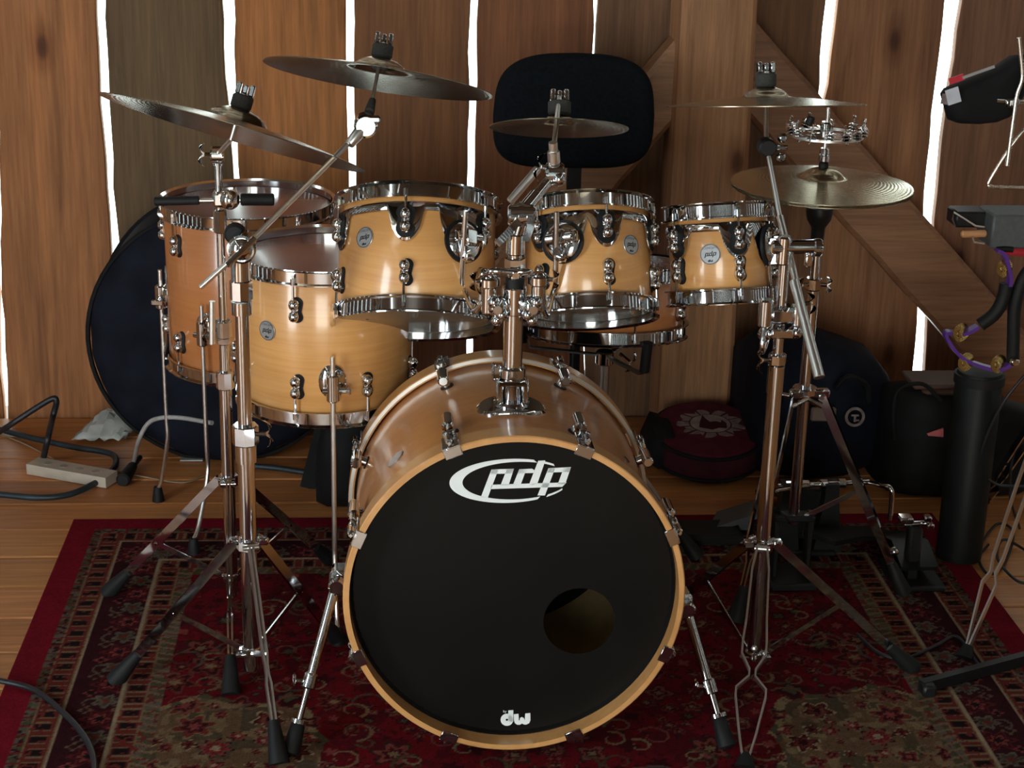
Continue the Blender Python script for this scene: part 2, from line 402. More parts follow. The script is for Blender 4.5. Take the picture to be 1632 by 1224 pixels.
# ------------------------------------------------------------------ rug
XL, XR, YBK, YFR = -.689, 1.284, 3.612, 1.95
def make_rug():
    st = .0036; nx = int((XR-XL)/st); ny = int((YBK-YFR)/st)
    xs = np.linspace(XL, XR, nx+1); ys = np.linspace(YFR, YBK, ny+1); X, Y = np.meshgrid(xs, ys)
    U = np.minimum(X-XL, XR-X); Vv = YBK-Y; D = np.minimum(U, Vv); along = np.where(U < Vv, Y, X)
    r = np.random.default_rng(3)
    def c(h): return np.array([((int(h[i:i+2], 16)/255+.055)/1.055)**2.4 for i in (0, 2, 4)])
    crim, maro, brick, tan, cream, olive, ink, pink, grey = [c(h) for h in ('a01830', '4a1a24', '8c3a34', 'a58a68', 'cbb394', '67664a', '251a1c', 'a8504c', '84786c')]
    C = np.broadcast_to(crim, X.shape+(3,)).copy()
    def put(mask, col): C[mask] = col
    def nz(f, s):
        k = np.random.default_rng(s); g = k.random((64, 64)); a = (X*f) % 64; b = (Y*f) % 64
        i0 = a.astype(int); j0 = b.astype(int); u = a-i0; v = b-j0; u = u*u*(3-2*u); v = v*v*(3-2*v); i1 = (i0+1) % 64; j1 = (j0+1) % 64
        return (g[i0, j0]*(1-u)+g[i1, j0]*u)*(1-v)+(g[i0, j1]*(1-u)+g[i1, j1]*u)*v
    n1 = nz(60, 1); n2 = nz(140, 2); n3 = nz(30, 3)
    o = .055
    def band(wd):
        nonlocal o
        m = (D >= o) & (D < o+wd); t = (D-o)/wd; o += wd; return m, t
    m, t = band(.020); put(m, grey); put(m & (n1 > .5), olive); put(m & (n2 > .66), maro); put(m & (np.sin(along*2*PI/.030) > .75), brick)
    def ladder():
        m, t = band(.044); put(m, brick); ph = (along/.044) % 1
        put(m & (np.abs(t-.5) < .33) & (np.abs(ph-.5) < .34), maro); put(m & (np.abs(t-.5) < .26) & (np.abs(ph-.5) < .17), ink)
        put(m & (np.abs(t-.5) < .40) & (np.abs(np.abs(ph-.5)-.30) < .055), tan); put(m & ((t < .07) | (t > .93)), tan); put(m & (n2 > .74), brick)
    ladder()
    m, t = band(.005); put(m, cream)
    bm, bt = band(.092); put(bm, maro)
    m, t = band(.005); put(m, cream)
    ladder()
    m, t = band(.028); put(m, grey); put(m & (n1 > .52), olive); put(m & (np.sin(along*2*PI/.022+3*t) > .55), tan); put(m & (n2 > .7), brick)
    field = D >= o; f0 = o
    put(field, c('8e1424')); put(field & (n3 > .62), c('6d1420')); put(field & (n2 > .8), maro)
    cx = (XL+XR)/2
    def flower(fx, fy, R, np_, cols, region, ph=0.0, mirror=False):
        for sx in ((1, -1) if mirror else (1,)):
            x0 = fx if sx == 1 else 2*cx-fx
            i0, i1 = np.searchsorted(xs, [x0-R*1.3, x0+R*1.3]); j0, j1 = np.searchsorted(ys, [fy-R*1.3, fy+R*1.3])
            if i1 <= i0 or j1 <= j0: continue
            sl = (slice(j0, j1), slice(i0, i1)); dx = (X[sl]-x0)*sx; dy = Y[sl]-fy
            rr = np.hypot(dx, dy)/R; th = np.arctan2(dy, dx); ed = .78+.22*np.cos(np_*th+ph)
            sub = C[sl]; rg = region[sl]
            for lv, col in cols: sub[rg & (rr < ed*lv)] = col
    def curl(x0, y0, R, a0, col, wd, region, mirror=True):
        for sx in ((1, -1) if mirror else (1,)):
            xx = x0 if sx == 1 else 2*cx-x0
            i0, i1 = np.searchsorted(xs, [xx-R*1.3, xx+R*1.3]); j0, j1 = np.searchsorted(ys, [y0-R*1.3, y0+R*1.3])
            if i1 <= i0 or j1 <= j0: continue
            sl = (slice(j0, j1), slice(i0, i1)); dx = (X[sl]-xx)*sx; dy = Y[sl]-y0; rr = np.hypot(dx, dy)
            th = (np.arctan2(dy, dx)-a0) % (2*PI); spr = R*(1-th/(2*PI)*.62)
            C[sl][region[sl] & (np.abs(rr-spr) < wd*(1.3-th/(2*PI)))] = col
    # main border florals
    L = .125
    for k in range(-2, 22):
        for side in range(3):
            s = k*L+.03
            pos = [(XL+f0-.149+.046-.0+.0, YFR+s)] if side == 0 else ([(XR-(f0-.149+.046), YFR+s)] if side == 1 else [(XL+s, YBK-(f0-.149+.046))])
            for (a, b) in pos:
                a0, b0 = a, b
                flower(a, b, .036, 6, [(1.0, c('7a2a30')), (.78, c('54181f')), (.55, pink), (.32, ink)], bm)
                q = .0625; dx, dy = (0, q) if side < 2 else (q, 0)
                flower(a+dx, b+dy, .026, 5, [(1.0, grey), (.7, c('5a5848')), (.4, brick)], bm, 1.0)
                for e in (-1, 1):
                    ex, ey = (e*.03, q*.5) if side < 2 else (q*.5, e*.03)
                    flower(a+ex, b+ey, .014, 4, [(1.0, c('8d6f5c')), (.6, maro)], bm); flower(a+ex*1.0, b-ey, .013, 4, [(1.0, pink), (.6, ink)], bm) if side < 2 else flower(a-ex, b+ey, .013, 4, [(1.0, pink), (.6, ink)], bm)
                    curl(a+ex*.8+dx*.5, b+ey*.8+dy*.5, .02, k, c('7d6a58'), .0022, bm, False)
    # spandrels: tan lobed areas in the corners and along the sides of the field
    dcx = np.abs(X-cx); yy = Y
    lob = .03*np.sin(dcx*38)+.018*np.sin(yy*52)
    span = field & ((((dcx-.60)/.21)**2+((yy-2.55)/.235)**2+lob*5) < 1.0)
    edge = field & ~span & ((((dcx-.60)/.235)**2+((yy-2.55)/.255)**2+lob*5) < 1.0)
    put(span, c('8a6a4e')); put(span & (n3 > .6), c('6a5a44')); put(span & (n1 > .7), tan); put(edge, c('b39a74')); put(edge & (n1 > .55), olive)
    reds = [[(1.0, cream), (.86, c('5c2020')), (.6, brick), (.36, c('3a1218'))], [(1.0, tan), (.84, brick), (.55, maro), (.3, pink)], [(1.0, ink), (.86, pink), (.6, c('9c2c30')), (.34, cream)]]
    dk = [[(1.0, c('8a4a40')), (.8, c('4d1a1f')), (.5, brick), (.28, tan)], [(1.0, c('6a1820')), (.72, maro), (.42, olive)], [(1.0, c('46302a')), (.8, c('a4544c')), (.5, c('5d1a22')), (.25, tan)], [(1.0, c('7c1622')), (.5, c('50121a'))], [(1.0, c('781420')), (.4, pink)]]
    def ok(x, yv): return True
    pts = []
    for k in range(2600):
        fx = r.uniform(XL+f0, cx+.02); fy = r.uniform(YFR, YBK-f0); R = r.choice([.045, .034, .026, .018, .012])
        if any((fx-a)**2+(fy-b)**2 < (.82*(R+q))**2 for a, b, q in pts): continue
        pts.append((fx, fy, R))
    for fx, fy, R in pts:
        j = min(len(ys)-1, int((fy-YFR)/st)); i_ = min(len(xs)-1, int((fx-XL)/st)); ins = span[j, i_]
        reg = span if ins else (field & ~span)
        pal = reds if ins else dk
        flower(fx, fy, R, int(r.choice([4, 5, 6, 8])), pal[int(r.integers(len(pal)))], reg, r.uniform(0, 6), True)
    for k in range(120):
        fx = r.uniform(XL+f0, cx); fy = r.uniform(YFR, YBK-f0)
        curl(fx, fy, r.uniform(.016, .045), r.uniform(0, 6.3), [tan, c('9a7a60'), c('6a5a44'), c('9a5a4c'), c('70645a')][int(r.integers(5))], .0026, field)
    C *= (.86+.28*n2)[..., None]*(.9+.2*n3)[..., None]*.46
    nv = (nx+1)*(ny+1); co = np.empty((nv, 3)); co[:, 0] = X.ravel(); co[:, 1] = Y.ravel(); co[:, 2] = .006+.0007*(nz(3, 9).ravel())
    idx = np.arange(nv).reshape(ny+1, nx+1); q = np.stack([idx[:-1, :-1], idx[:-1, 1:], idx[1:, 1:], idx[1:, :-1]], -1).reshape(-1, 4)
    # skirt
    bl = np.concatenate([idx[0, :], idx[1:, -1], idx[-1, -2::-1], idx[-2:0:-1, 0]]); low = co[bl].copy(); low[:, 2] = 0.0005; nb = len(bl)
    co = np.concatenate([co, low]); lo = np.arange(nv, nv+nb); sk = np.stack([bl, lo, np.roll(lo, -1), np.roll(bl, -1)], -1)
    q = np.concatenate([q, sk]); col = np.concatenate([C.reshape(-1, 3), C.reshape(-1, 3)[bl]])
    loc = np.array([cx, (YFR+YBK)/2, 0]); co -= loc
    me = bpy.data.meshes.new('rug'); me.vertices.add(len(co)); me.vertices.foreach_set('co', co.ravel())
    me.loops.add(len(q)*4); me.loops.foreach_set('vertex_index', q.ravel().astype(np.int32)); me.polygons.add(len(q))
    me.polygons.foreach_set('loop_start', np.arange(0, len(q)*4, 4, dtype=np.int32)); me.update(calc_edges=True)
    ca = me.color_attributes.new('dye', 'FLOAT_COLOR', 'POINT'); ca.data.foreach_set('color', np.concatenate([col, np.ones((len(col), 1))], 1).ravel())
    m, nt, bs = newmat('woven_rug'); a = N(nt, 'ShaderNodeVertexColor'); a.layer_name = 'dye'
    n = noise(nt, 420, 2, mapping(nt, (1, 1, 1))); cc = mix(nt, a.outputs[0], ramp(nt, n.outputs[0], [(.3, (.7, .7, .7)), (.7, (1.2, 1.2, 1.2))]), 1.0, 'MULTIPLY')
    nt.links.new(cc, bs.inputs['Base Color']); bs.inputs['Roughness'].default_value = .95; bs.inputs['Specular IOR Level'].default_value = .1
    bump(nt, bs, n.outputs[0], .5, .002); me.materials.append(m)
    o = bpy.data.objects.new('rug', me); COL.objects.link(o); o.location = loc
    tag(o, 'crimson bordered rug with tan and maroon floral pattern lying under the drum kit', 'rug')
make_rug()

# ------------------------------------------------------------------ writing and marks
PDP = [[(590, 200), (668, 200), (550, 515), (470, 515)], [(590, 200), (845, 190), (828, 243), (575, 250)], [(765, 195), (845, 190), (785, 375), (695, 375)],
       [(590, 372), (1440, 345), (1390, 395), (580, 420)], [(905, 197), (985, 197), (920, 372), (835, 372)], [(905, 197), (1050, 190), (1085, 215), (1075, 238), (890, 242)],
       [(1120, 100), (1200, 97), (1105, 372), (1015, 372)], [(1235, 185), (1312, 180), (1195, 492), (1112, 492)], [(1235, 185), (1490, 172), (1473, 225), (1220, 234)],
       [(1410, 178), (1490, 172), (1425, 362), (1340, 367)]]
def swoosh():
    out = []; ph = math.radians(-2.5)
    def e(cx, cy, rx, ry, t):
        x, y = rx*math.cos(t), -ry*math.sin(t); return (cx+x*math.cos(ph)-y*math.sin(ph), cy+x*math.sin(ph)+y*math.cos(ph))
    def piece(a, b, n):
        for k in range(n):
            t0 = math.radians(a+(b-a)*k/n); t1 = math.radians(a+(b-a)*(k+1)/n)
            out.append([e(800, 327, 685, 248, t0), e(800, 327, 685, 248, t1), e(868, 325, 606, 212, t1), e(868, 325, 606, 212, t0)])
    piece(66, 296, 48); piece(43, 57, 4); piece(-31, -54, 6); return out
DW_D = (505, 670, 182, 36)
DW = [[(545, 400), (690, 390), (690, 720), (545, 720)],
      [(705, 512), (840, 500), (850, 690), (872, 690), (885, 620), (935, 590), (995, 620), (1022, 690), (1035, 490), (1180, 475), (1185, 680), (1150, 765), (1060, 808), (1000, 805), (940, 775), (880, 812), (800, 810), (730, 760), (708, 680)]]
def text_polys(body, size):
    cu = bpy.data.curves.new('txt', 'FONT'); cu.body = body; cu.size = size; cu.align_x = 'CENTER'; cu.align_y = 'CENTER'
    o = bpy.data.objects.new('txt', cu); COL.objects.link(o); dg = bpy.context.evaluated_depsgraph_get(); dg.update()
    me = bpy.data.meshes.new_from_object(o.evaluated_get(dg)); vs = [v.co.copy() for v in me.vertices]; fs = [tuple(p.vertices) for p in me.polygons]
    bpy.data.objects.remove(o); bpy.data.curves.remove(cu); bpy.data.meshes.remove(me); return vs, fs

# ------------------------------------------------------------------ bass drum
AZ, TAU = .003378, .026592
BA = V((math.sin(AZ)*math.cos(TAU), math.cos(AZ)*math.cos(TAU), -math.sin(TAU)))
BC = V((.222787, 2.578694, .309842))
BM = frame(BC, -BA, (1, 0, 0))            # local: x right, y up, z towards the front
BMi = BM.inverted()
def to_face(x, y, z=0.0):
    d = ray(x, y); n = -BA; o = BC + n*z; t = (o-CAM).dot(n)/d.dot(n); return BMi @ (CAM+d*t)
def bass_drum():
    t = thing('bass_drum', 'large maple bass drum with black logo front head standing on its spurs at centre', 'bass drum', (BC.x, BC.y+.22, 0))
    R = .286
    MB().lathe([(.2705, -.0418), (.2705, -.46), (.263, -.46), (.263, -.0418)], 96, BM, True).build('shell', MAPLE_BD, t)
    MB().lathe([(.2628, -.046), (.2628, -.45)], 64, BM).build('shell_lining', RAWMAPLE, t)
    hoop = lambda z0, z1: MB().lathe([(R-.0105, z0), (R-.002, z0), (R, z0-.002), (R, z1+.002), (R-.002, z1), (R-.0105, z1)], 128, BM, True)
    hoop(0, -.048).build('front_hoop', HOOPW, t); hoop(-.442, -.49).build('rear_hoop', HOOPW, t)
    MB().lathe([(R-.0075, -.4405), (R-.001, -.4405), (R-.001, -.4425), (R-.0075, -.4425)], 128, BM, True).build('hoop_edge', STEEL, t)  # thin pale ring added to imitate light caught on the rear hoop's edge
    # front head with the port hole
    hz = -.040; hp = to_face(923, 990, hz); hr = 58.5*mpp(BC); n = 128
    m = MB(); inner = [V((hp.x+hr*math.cos(2*PI*k/n), hp.y+hr*math.sin(2*PI*k/n), hz)) for k in range(n)]
    outer = []
    for k in range(n):
        d = V((math.cos(2*PI*k/n), math.sin(2*PI*k/n), 0)); b = hp.x*d.x+hp.y*d.y; cc = hp.x**2+hp.y**2-.2695**2
        s = -b+math.sqrt(b*b-cc); outer.append(V((hp.x, hp.y, hz))+d*s)
    vs = [BM @ p for p in inner+outer]+[BM @ (p+V((0, 0, -.0015))) for p in inner]
    m.add(vs, [(k, (k+1) % n, n+(k+1) % n, n+k)[::-1] for k in range(n)]+[(k, (k+1) % n, 2*n+(k+1) % n, 2*n+k) for k in range(n)])
    m.lathe([(.2695, hz), (.2735, hz+.006), (.2753, hz+.006), (.2753, hz-.004)], 96, BM)
    fh = m.build('front_head', HEAD_BLK, t)
    lg = MB(); o7 = 1632/230
    P7 = lambda p: to_face(700+p[0]/o7, 720+p[1]/o7, hz)
    for poly in PDP+swoosh(): lg.prism([P7(p).xy[:] for p in poly], BM, .0008, hz)
    lg.build('oval_letter_logo', WHITE, fh)
    lg = MB(); o8 = 1632/90; P8 = lambda p: to_face(780+p[0]/o8, 1110+p[1]/o8, hz)
    for poly in DW: lg.prism([P8(p).xy[:] for p in poly], BM, .0008, hz)
    cx_, cy_, r1, r0 = DW_D
    for k in range(24):
        a, b = 2*PI*k/24, 2*PI*(k+1)/24
        lg.prism([P8((cx_+q*math.cos(u), cy_+q*math.sin(u)*.95)).xy[:] for q, u in ((r1, a), (r1, b), (r0, b), (r0, a))], BM, .0008, hz)
    vs, fs = text_polys('by', .0065); c0 = P8((445, 425))
    lg.add([BM @ V((v.x+c0.x, v.y+c0.y, hz+.0009)) for v in vs], fs)
    lg.build('small_letter_logo', WHITE, fh)
    MB().lathe([(.0, -.452), (.268, -.452)], 64, BM).build('rear_head', HEAD_BLK, t)
    # lugs, rods and claws
    for k in range(8):
        a = math.radians(22.5+45*k); d = V((math.sin(a), math.cos(a), 0)); tg = V((math.cos(a), -math.sin(a), 0))
        for front in (1, 0):
            zl = -.118 if front else -.372; zh = -.010 if front else -.48
            P = lambda rr, z, s=0.0: BM @ (d*rr+tg*s+V((0, 0, z)))
            sg = 1 if front else -1
            lug = MB(); lug.cyl(P(.2705, zl), P(.288, zl), .0085, 14); lug.cyl(P(.291, zl-.028), P(.291, zl+.028), .0105, 16, b=.003)
            lug = lug.build('lug', CHROME, t)
            MB().cyl(P(.2702, zl), P(.2722, zl), .0125, 18).build('gasket', RUBBER, lug)
            MB().cyl(P(.291, zl+sg*.02), P(.291, (-.052 if front else -.44)+sg*.030), .0032, 8).build('tension_rod', CHROME, t)
            Ml = frame(P(0, 0), BM.to_3x3() @ V((0, 0, 1)), BM.to_3x3() @ tg)
            cw = MB(); z0, z1 = (-.056, .0025) if front else (-.4925, -.434)
            F = frame(BM @ V((0, 0, 0)), BM.to_3x3() @ d, BM.to_3x3() @ tg)   # local x tangential, z radial, y along -axis/front
            ysg = (F.inverted().to_3x3() @ (BM.to_3x3() @ V((0, 0, 1)))).y
            yb = lambda za, zb: ((za+zb)/2*ysg, abs(zb-za))
            c_, s_ = yb(z0, z1); cw.box((0, c_, R+.0022), (.030, s_, .0044), F, .0015)
            zf = z1-.0012 if front else z0+.0012
            cw.box((0, zf*ysg, R-.0065), (.030, .0032, .0175), F, .001)
            zr = z0+.004 if front else z1-.004
            cw.box((0, zr*ysg, R+.006), (.020, .008, .014), F, .002)
            cl = cw.build('claw', CHROME, t)
            zk = -.014 if front else -.476
            MB().cyl(P(.2945, zk-sg*.018), P(.2945, zk+sg*.004), .0062, 12, b=.0015).cyl(P(.2945, zk+sg*.004), P(.2945, zk+sg*.012), .0035, 4).build('key_screw', CHROME, cl)
    # badge on the left of the shell, small vent on the right
    def on_shell(a, z, r=.2706): return BM @ V((math.sin(a)*r, math.cos(a)*r, z))
    a = math.radians(-47); F = frame(on_shell(a, -.17), BM.to_3x3() @ V((math.sin(a), math.cos(a), 0)), BM.to_3x3() @ V((0, 0, 1)))
    bd = MB().cyl(F @ V((0, 0, 0)), F @ V((0, 0, .002)), .018, 28).build('badge', BADGE, t)
    a = math.radians(48); MB().cyl(on_shell(a, -.17), on_shell(a, -.17, .273), .007, 16).build('air_vent', CHROME, t)
    # tom mount bracket on top of the shell
    zb = (BMi @ flo(815, 640, .585)).z; c = BM @ V((0, .2705, zb)); c.x = at(815, 645, c.y).x
    X0 = c.x
    m = MB()
    rows = []
    for zz, k in ((-.004, 1.0), (.004, 1.0), (.008, .93)):
        rows.append([V((X0+math.copysign(abs(math.cos(u))**.7, math.cos(u))*.060*k, c.y+math.copysign(abs(math.sin(u))**.7, math.sin(u))*.042*k, c.z+zz-.03*abs(math.cos(u))**2*(.3))) for u in (2*PI*j/32 for j in range(32))])
    m.loft(rows); br = m.build('mount_bracket', CHROME, t)
    m = MB(); m.cyl((X0, c.y, c.z+.002), (X0, c.y, c.z+.014), .031, 24, b=.004)
    m.box((X0-.022, c.y, c.z+.03), (.012, .036, .045), b=.003).box((X0+.022, c.y, c.z+.03), (.012, .036, .045), b=.003).box((X0, c.y, c.z+.048), (.052, .038, .012), b=.003).box((X0, c.y+.012, c.z+.03), (.04, .01, .04), b=.003)
    m.build('post_receiver', CHROME, br)
    MB().cyl((X0-.03, c.y-.005, c.z+.066), (X0-.012, c.y-.005, c.z+.066), .004, 8).box((X0-.032, c.y-.005, c.z+.066), (.007, .014, .032), b=.003).build('wing_screw', CHROME, br)
    # spurs
    for sx, (hx, hy), (jx, jy), (fx, fy) in ((-1, (537, 925), (495, 1070), (462, 1203)), (1, (1092, 962), (1130, 1066), (1160, 1193))):
        foot = flo(fx, fy, .006); hinge = at(hx, hy, 2.74)
        hinge = V((BC.x+sx*.288, 2.735, .335 if sx < 0 else .30)); hinge.x = at(hx, hy, hinge.y).x; hinge.z = at(hx, hy, hinge.y).z
        d = (foot-hinge); L = d.length; u = d/L
        sp = MB().cyl(hinge, hinge+u*(L*.60), .0085, 14).cyl(hinge+u*(L*.55), foot-u*.035, .0055, 12).build('spur_leg', CHROME, t)
        j = hinge+u*(L*.58); MB().cyl(j-u*.014, j+u*.014, .013, 14, b=.003).cyl(j, j+V((-.026, -.004, .004)), .0035, 8).box(j+V((-.026, -.004, .006)), (.006, .016, .02), b=.002).build('memory_lock', CHROME, sp)
        MB().cyl(foot-u*.055, foot-u*.002, .0125, 14, r1=.0165, b=.003).build('rubber_foot', RUBBER, sp)
        MB().cyl(foot-u*.062, foot-u*.055, .0165, 16).build('spur_washer', CHROME, sp)
        b_ = V((BC.x+sx*.262, hinge.y+.005, hinge.z)); m = MB().box((hinge+b_)/2, (abs(hinge.x-b_.x)+.02, .045, .05), b=.006)
        m.cyl(hinge+V((0, -.03, 0)), hinge+V((0, .02, 0)), .015, 16, b=.003); m.build('spur_bracket', CHROME, t)
    return V((X0, c.y, c.z))
MOUNT = bass_drum()

# ------------------------------------------------------------------ drums with metal hoops
def peanut(L, w, n=10):
    pts = []
    for cy, a0 in ((L/2-w/2, 0), (-(L/2-w/2), PI)):
        for k in range(n+1):
            a = a0+PI*k/n; pts.append((w/2*math.cos(a), cy+w/2*math.sin(a)))
        sgn = -1 if a0 == 0 else 1
        pts.append((sgn*w*.36, cy*.0+(.15*w if a0 == 0 else -.15*w))); 
    return pts
def drum(name, label, cat, C, axis, R, H, nl, th0, shell, group=None, band=None, badge=None, lug_d=.052, lugs_low=True, big_gasket=False, clear=False):
    t = thing(name, label, cat, C, group); M = frame(C, axis, (1, 0, 0)); h = H/2
    def P(th, r, z): a = math.radians(th); return M @ V((r*math.sin(a), -r*math.cos(a), z))
    def F(th, r, z):
        a = math.radians(th); return frame(P(th, r, z), M.to_3x3() @ V((math.sin(a), -math.cos(a), 0)), M.to_3x3() @ V((math.cos(a), math.sin(a), 0)))
    MB().lathe([(R, -h+.004), (R, h-.004), (R-.003, h), (R-.008, h-.003), (R-.008, -h+.003), (R-.003, -h)], 72, M, True).build('shell', shell, t)
    for nm, s in (('top_hoop', 1), ('bottom_hoop', -1)):
        pr = [(R+.0035, -.012), (R+.013, -.0135), (R+.013, -.011), (R+.0065, -.009), (R+.0065, .011), (R+.0125, .0145), (R+.012, .0165), (R+.0045, .013), (R+.0042, .0)]
        pr = [(r, s*(h+z)) for r, z in pr]
        if s < 0: pr = pr[::-1]
        MB().lathe(pr, 80, M, True).build(nm, CHROME, t, ang=50)
    for nm, s, mt in (('batter_head', 1, HEAD), ('resonant_head', -1, HEAD_B)):
        pr = [(0, s*(h+.001)), (R-.006, s*(h+.001)), (R+.001, s*(h-.001)), (R+.0035, s*(h-.008))]
        if s > 0: pr = pr[::-1]
        MB().lathe(pr, 64, M).build(nm, mt, t)
    for k in range(nl):
        th = th0+360/nl*k
        for s in (1, -1):
            z = s*(h-lug_d); r0 = R+(.004 if (band and s > 0) else .0008)
            Fl = F(th, r0, z)
            lug = MB(); lug.prism(peanut(.045, .019), Fl, .005, .001)
            for zz in (.0112, -.0112): lug.ball((0, zz, .008), .0108, 12, Fl, (.95, 1.05, .95))
            lug.box((0, 0, .006), (.0085, .016, .010), Fl, .002)
            lug = lug.build('lug', CHROME, t, ang=60)
            g = (.062, .036) if (band and s > 0) else (.050, .023)
            off = .0 if (band and s > 0) else .004
            MB().prism([(a+off, b) for a, b in peanut(*g)], Fl, .0022, -.0012).build('gasket', RUBBER, lug)
            e = P(th, R+.0105, s*(h-.008)); f = P(th, R+.0105, s*(h-lug_d+.016))
            rod = MB().cyl(f, e, .0026, 8); rod.cyl(P(th, R+.0105, s*(h-.012)), P(th, R+.0105, s*(h+.001)), .0046, 10); rod.box((0, 0, 0), (.005, .005, .008), frame(P(th, R+.0105, s*(h+.004)), axis))
            rod.build('tension_rod', CHROME, t)
    if badge:
        th, z, r = badge; Fb = F(th, R-.0002, z); bd = MB().cyl(Fb @ V((0, 0, 0)), Fb @ V((0, 0, .0022)), r, 32, b=.0006).build('badge', BADGE, t)
        pm = MB(); k = r*1.55/1300
        for poly in PDP: pm.prism([((p[0]-960)*k, -(p[1]-300)*k*1.25) for p in poly], Fb, .0005, .0021)
        k2 = r*.5/900
        for poly in DW: pm.prism([((p[0]-760)*k2, -(p[1]-620)*k2-r*.62) for p in poly], Fb, .0005, .0021)
        cx_, cy_, r1, r2 = DW_D
        pm.prism([((cx_+r1*math.cos(u)-760)*k2, -(cy_+r1*math.sin(u)-620)*k2-r*.62) for u in (2*PI*j/16 for j in range(16))], Fb, .0005, .0021)
        pm.ring(r*.9, r*.95, Fb, .0005, 32, .0021)
        vs, fs = text_polys('CONCEPT', r*.30); pm.add([Fb @ V((v.x, v.y+r*.60, .0027)) for v in vs], fs)
        pm.build('badge_print', INK, bd)
    if band:
        # suspension ring: a chrome sheet under the top hoop, scalloped down round each lug and at the mount
        ta, tb, tm, wm, dm = band; n = 260; rows = []; lugs = [th0+360/nl*k+j*360 for k in range(nl) for j in (-1, 0, 1)]
        zt_ = h-.020
        for i in range(n+1):
            th = ta+(tb-ta)*i/n; low = .036; dl = min(abs(th-q) for q in lugs)*PI/180*R
            lw = lug_d+.037*math.sqrt(max(0, 1-(min(dl, .0215)/.0245)**2)); e_ = min(1, max(0, (dl-.0215)/.012)); low += (lw-low)*(1-e_*e_*(3-2*e_))
            dmm = abs(th-tm)*PI/180*R
            if dmm < wm: low = max(low, dm*math.sqrt(max(0, 1-(dmm/wm)**2)))
            rows.append([P(th, R+.0030, zt_), P(th, R+.0046, zt_-.001), P(th, R+.0046, h-low+.001), P(th, R+.0030, h-low)])
        MB().loft(rows).build('suspension_ring', CHROME, t, ang=60)
    return t, P, F, M
def tilted(lean, tilt): return V((math.tan(math.radians(lean)), math.tan(math.radians(tilt)), 1)).normalized()
YT = 3.10
def fit(px, py, Y, wpx): c = at(px, py, Y); return c, wpx*mpp(c)
TG = 'rack toms hung above the bass drum'
c1, w1 = fit(664, 421, YT, 271); s = mpp(c1)
T1 = drum('rack_tom', 'widest maple rack tom, left of the central tom mount post', 'tom drum', c1, tilted(1.8, 27.5), w1/2-.013, 201*s-.030, 6, -9, MAPLE, TG, band=(-100, 60, 32, .048, .118), badge=(-41, .022, .0195), lug_d=.056)
c2, w2 = fit(936, 418, YT, 224); s = mpp(c2)
T2 = drum('rack_tom', 'middle sized maple rack tom, just right of the central tom mount post', 'tom drum', c2, tilted(-1.2, 26.5), w2/2-.013, 184*s-.030, 6, 10, MAPLE, TG, band=(-100, 96, -27, .046, .112), badge=(35, .012, .0185), lug_d=.052)
c3, w3 = fit(1146, 406, YT, 180); s = mpp(c3)
T3 = drum('rack_tom', 'smallest maple rack tom, hung on the right cymbal stand', 'tom drum', c3, tilted(-3.2, 16.5), w3/2-.013, 160*s-.034, 5, 10, MAPLE, TG, band=(-100, 100, 56, .046, .108), badge=(-21, .0, .019), lug_d=.050)
YF1, YF2 = 3.68, 3.24
f1, wf1 = fit(394, 318, YF1, 283); f2, wf2 = fit(519, 397, YF2, 300)
def floor_tom(label, top, wd, Y, hpx, th0, badge, legs, shell, nl=8):
    R = wd/2-.013; H = hpx*mpp(top)/math.cos(math.radians(15)); C = V((top.x, Y, top.z-H/2-.012))
    t, P, F, M = drum('floor_tom', label, 'tom drum', C, V((0, 0, 1)), R, H, nl, th0, shell, 'floor toms standing on three legs', badge=badge, lug_d=.062)
    for th, zz, foot in legs:
        Fb = F(th, R, zz); m = MB()
        rows = [[Fb @ V((math.cos(u)*.026*k, math.sin(u)*.034*k, z_)) for u in (2*PI*j/20 for j in range(20))] for z_, k in ((0, 1), (.004, 1), (.011, .75), (.014, .4))]
        m.loft(rows); m.cyl(Fb @ V((0, .02, .02)), Fb @ V((0, -.034, .02)), .013, 14, b=.003); m.cyl(Fb @ V((-.02, -.012, .021)), Fb @ V((.026, -.012, .021)), .006, 10).box((.03, -.012, .021), (.006, .012, .026), Fb, .002)
        b = m.build('leg_bracket', CHROME, t)
        a = Fb @ V((0, .055, .02)); p1 = V((a.x, a.y, .16)); ft = V((foot[0], foot[1], foot[2]))
        lg = MB().tube(spline([a, V((a.x, a.y, .24)), p1, (p1*.35+ft*.65), ft+V((0, 0, .03))], 6), .0048, 10).build('leg', STEEL, t)
        MB().tube([ft+V((0, 0, .035)), ft+V((0, 0, .012)), ft], [.009, .013, .0145], 14).build('rubber_foot', RUBBER, lg)
    return t
fl1 = flo(311, 868, .006); fl2 = flo(543, 1020, .006)
a1 = f1; R1 = wf1/2
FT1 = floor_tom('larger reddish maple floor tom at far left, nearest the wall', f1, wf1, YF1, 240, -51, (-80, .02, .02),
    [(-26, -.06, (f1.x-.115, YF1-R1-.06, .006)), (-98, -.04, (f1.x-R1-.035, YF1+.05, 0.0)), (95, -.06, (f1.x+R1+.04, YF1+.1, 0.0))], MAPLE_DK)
R2 = wf2/2
FT2 = floor_tom('smaller maple floor tom directly left of the bass drum', f2, wf2, YF2, 219, -18, (-39, .026, .0195),
    [(5, -.062, (f2.x+.022, YF2-R2-.055, .006)), (125, -.07, (f2.x+R2, YF2+.14, .006)), (-115, -.07, (f2.x-R2, YF2+.12, .006))], MAPLE)
cs, ws = fit(968, 474, 3.5, 262)
SN = drum('snare_drum', 'maple snare drum half hidden behind the middle rack tom', 'snare drum', V((cs.x, 3.5, cs.z)), tilted(0, 8), ws/2-.013, .125, 8, 12, MAPLE_DK, lug_d=.05)

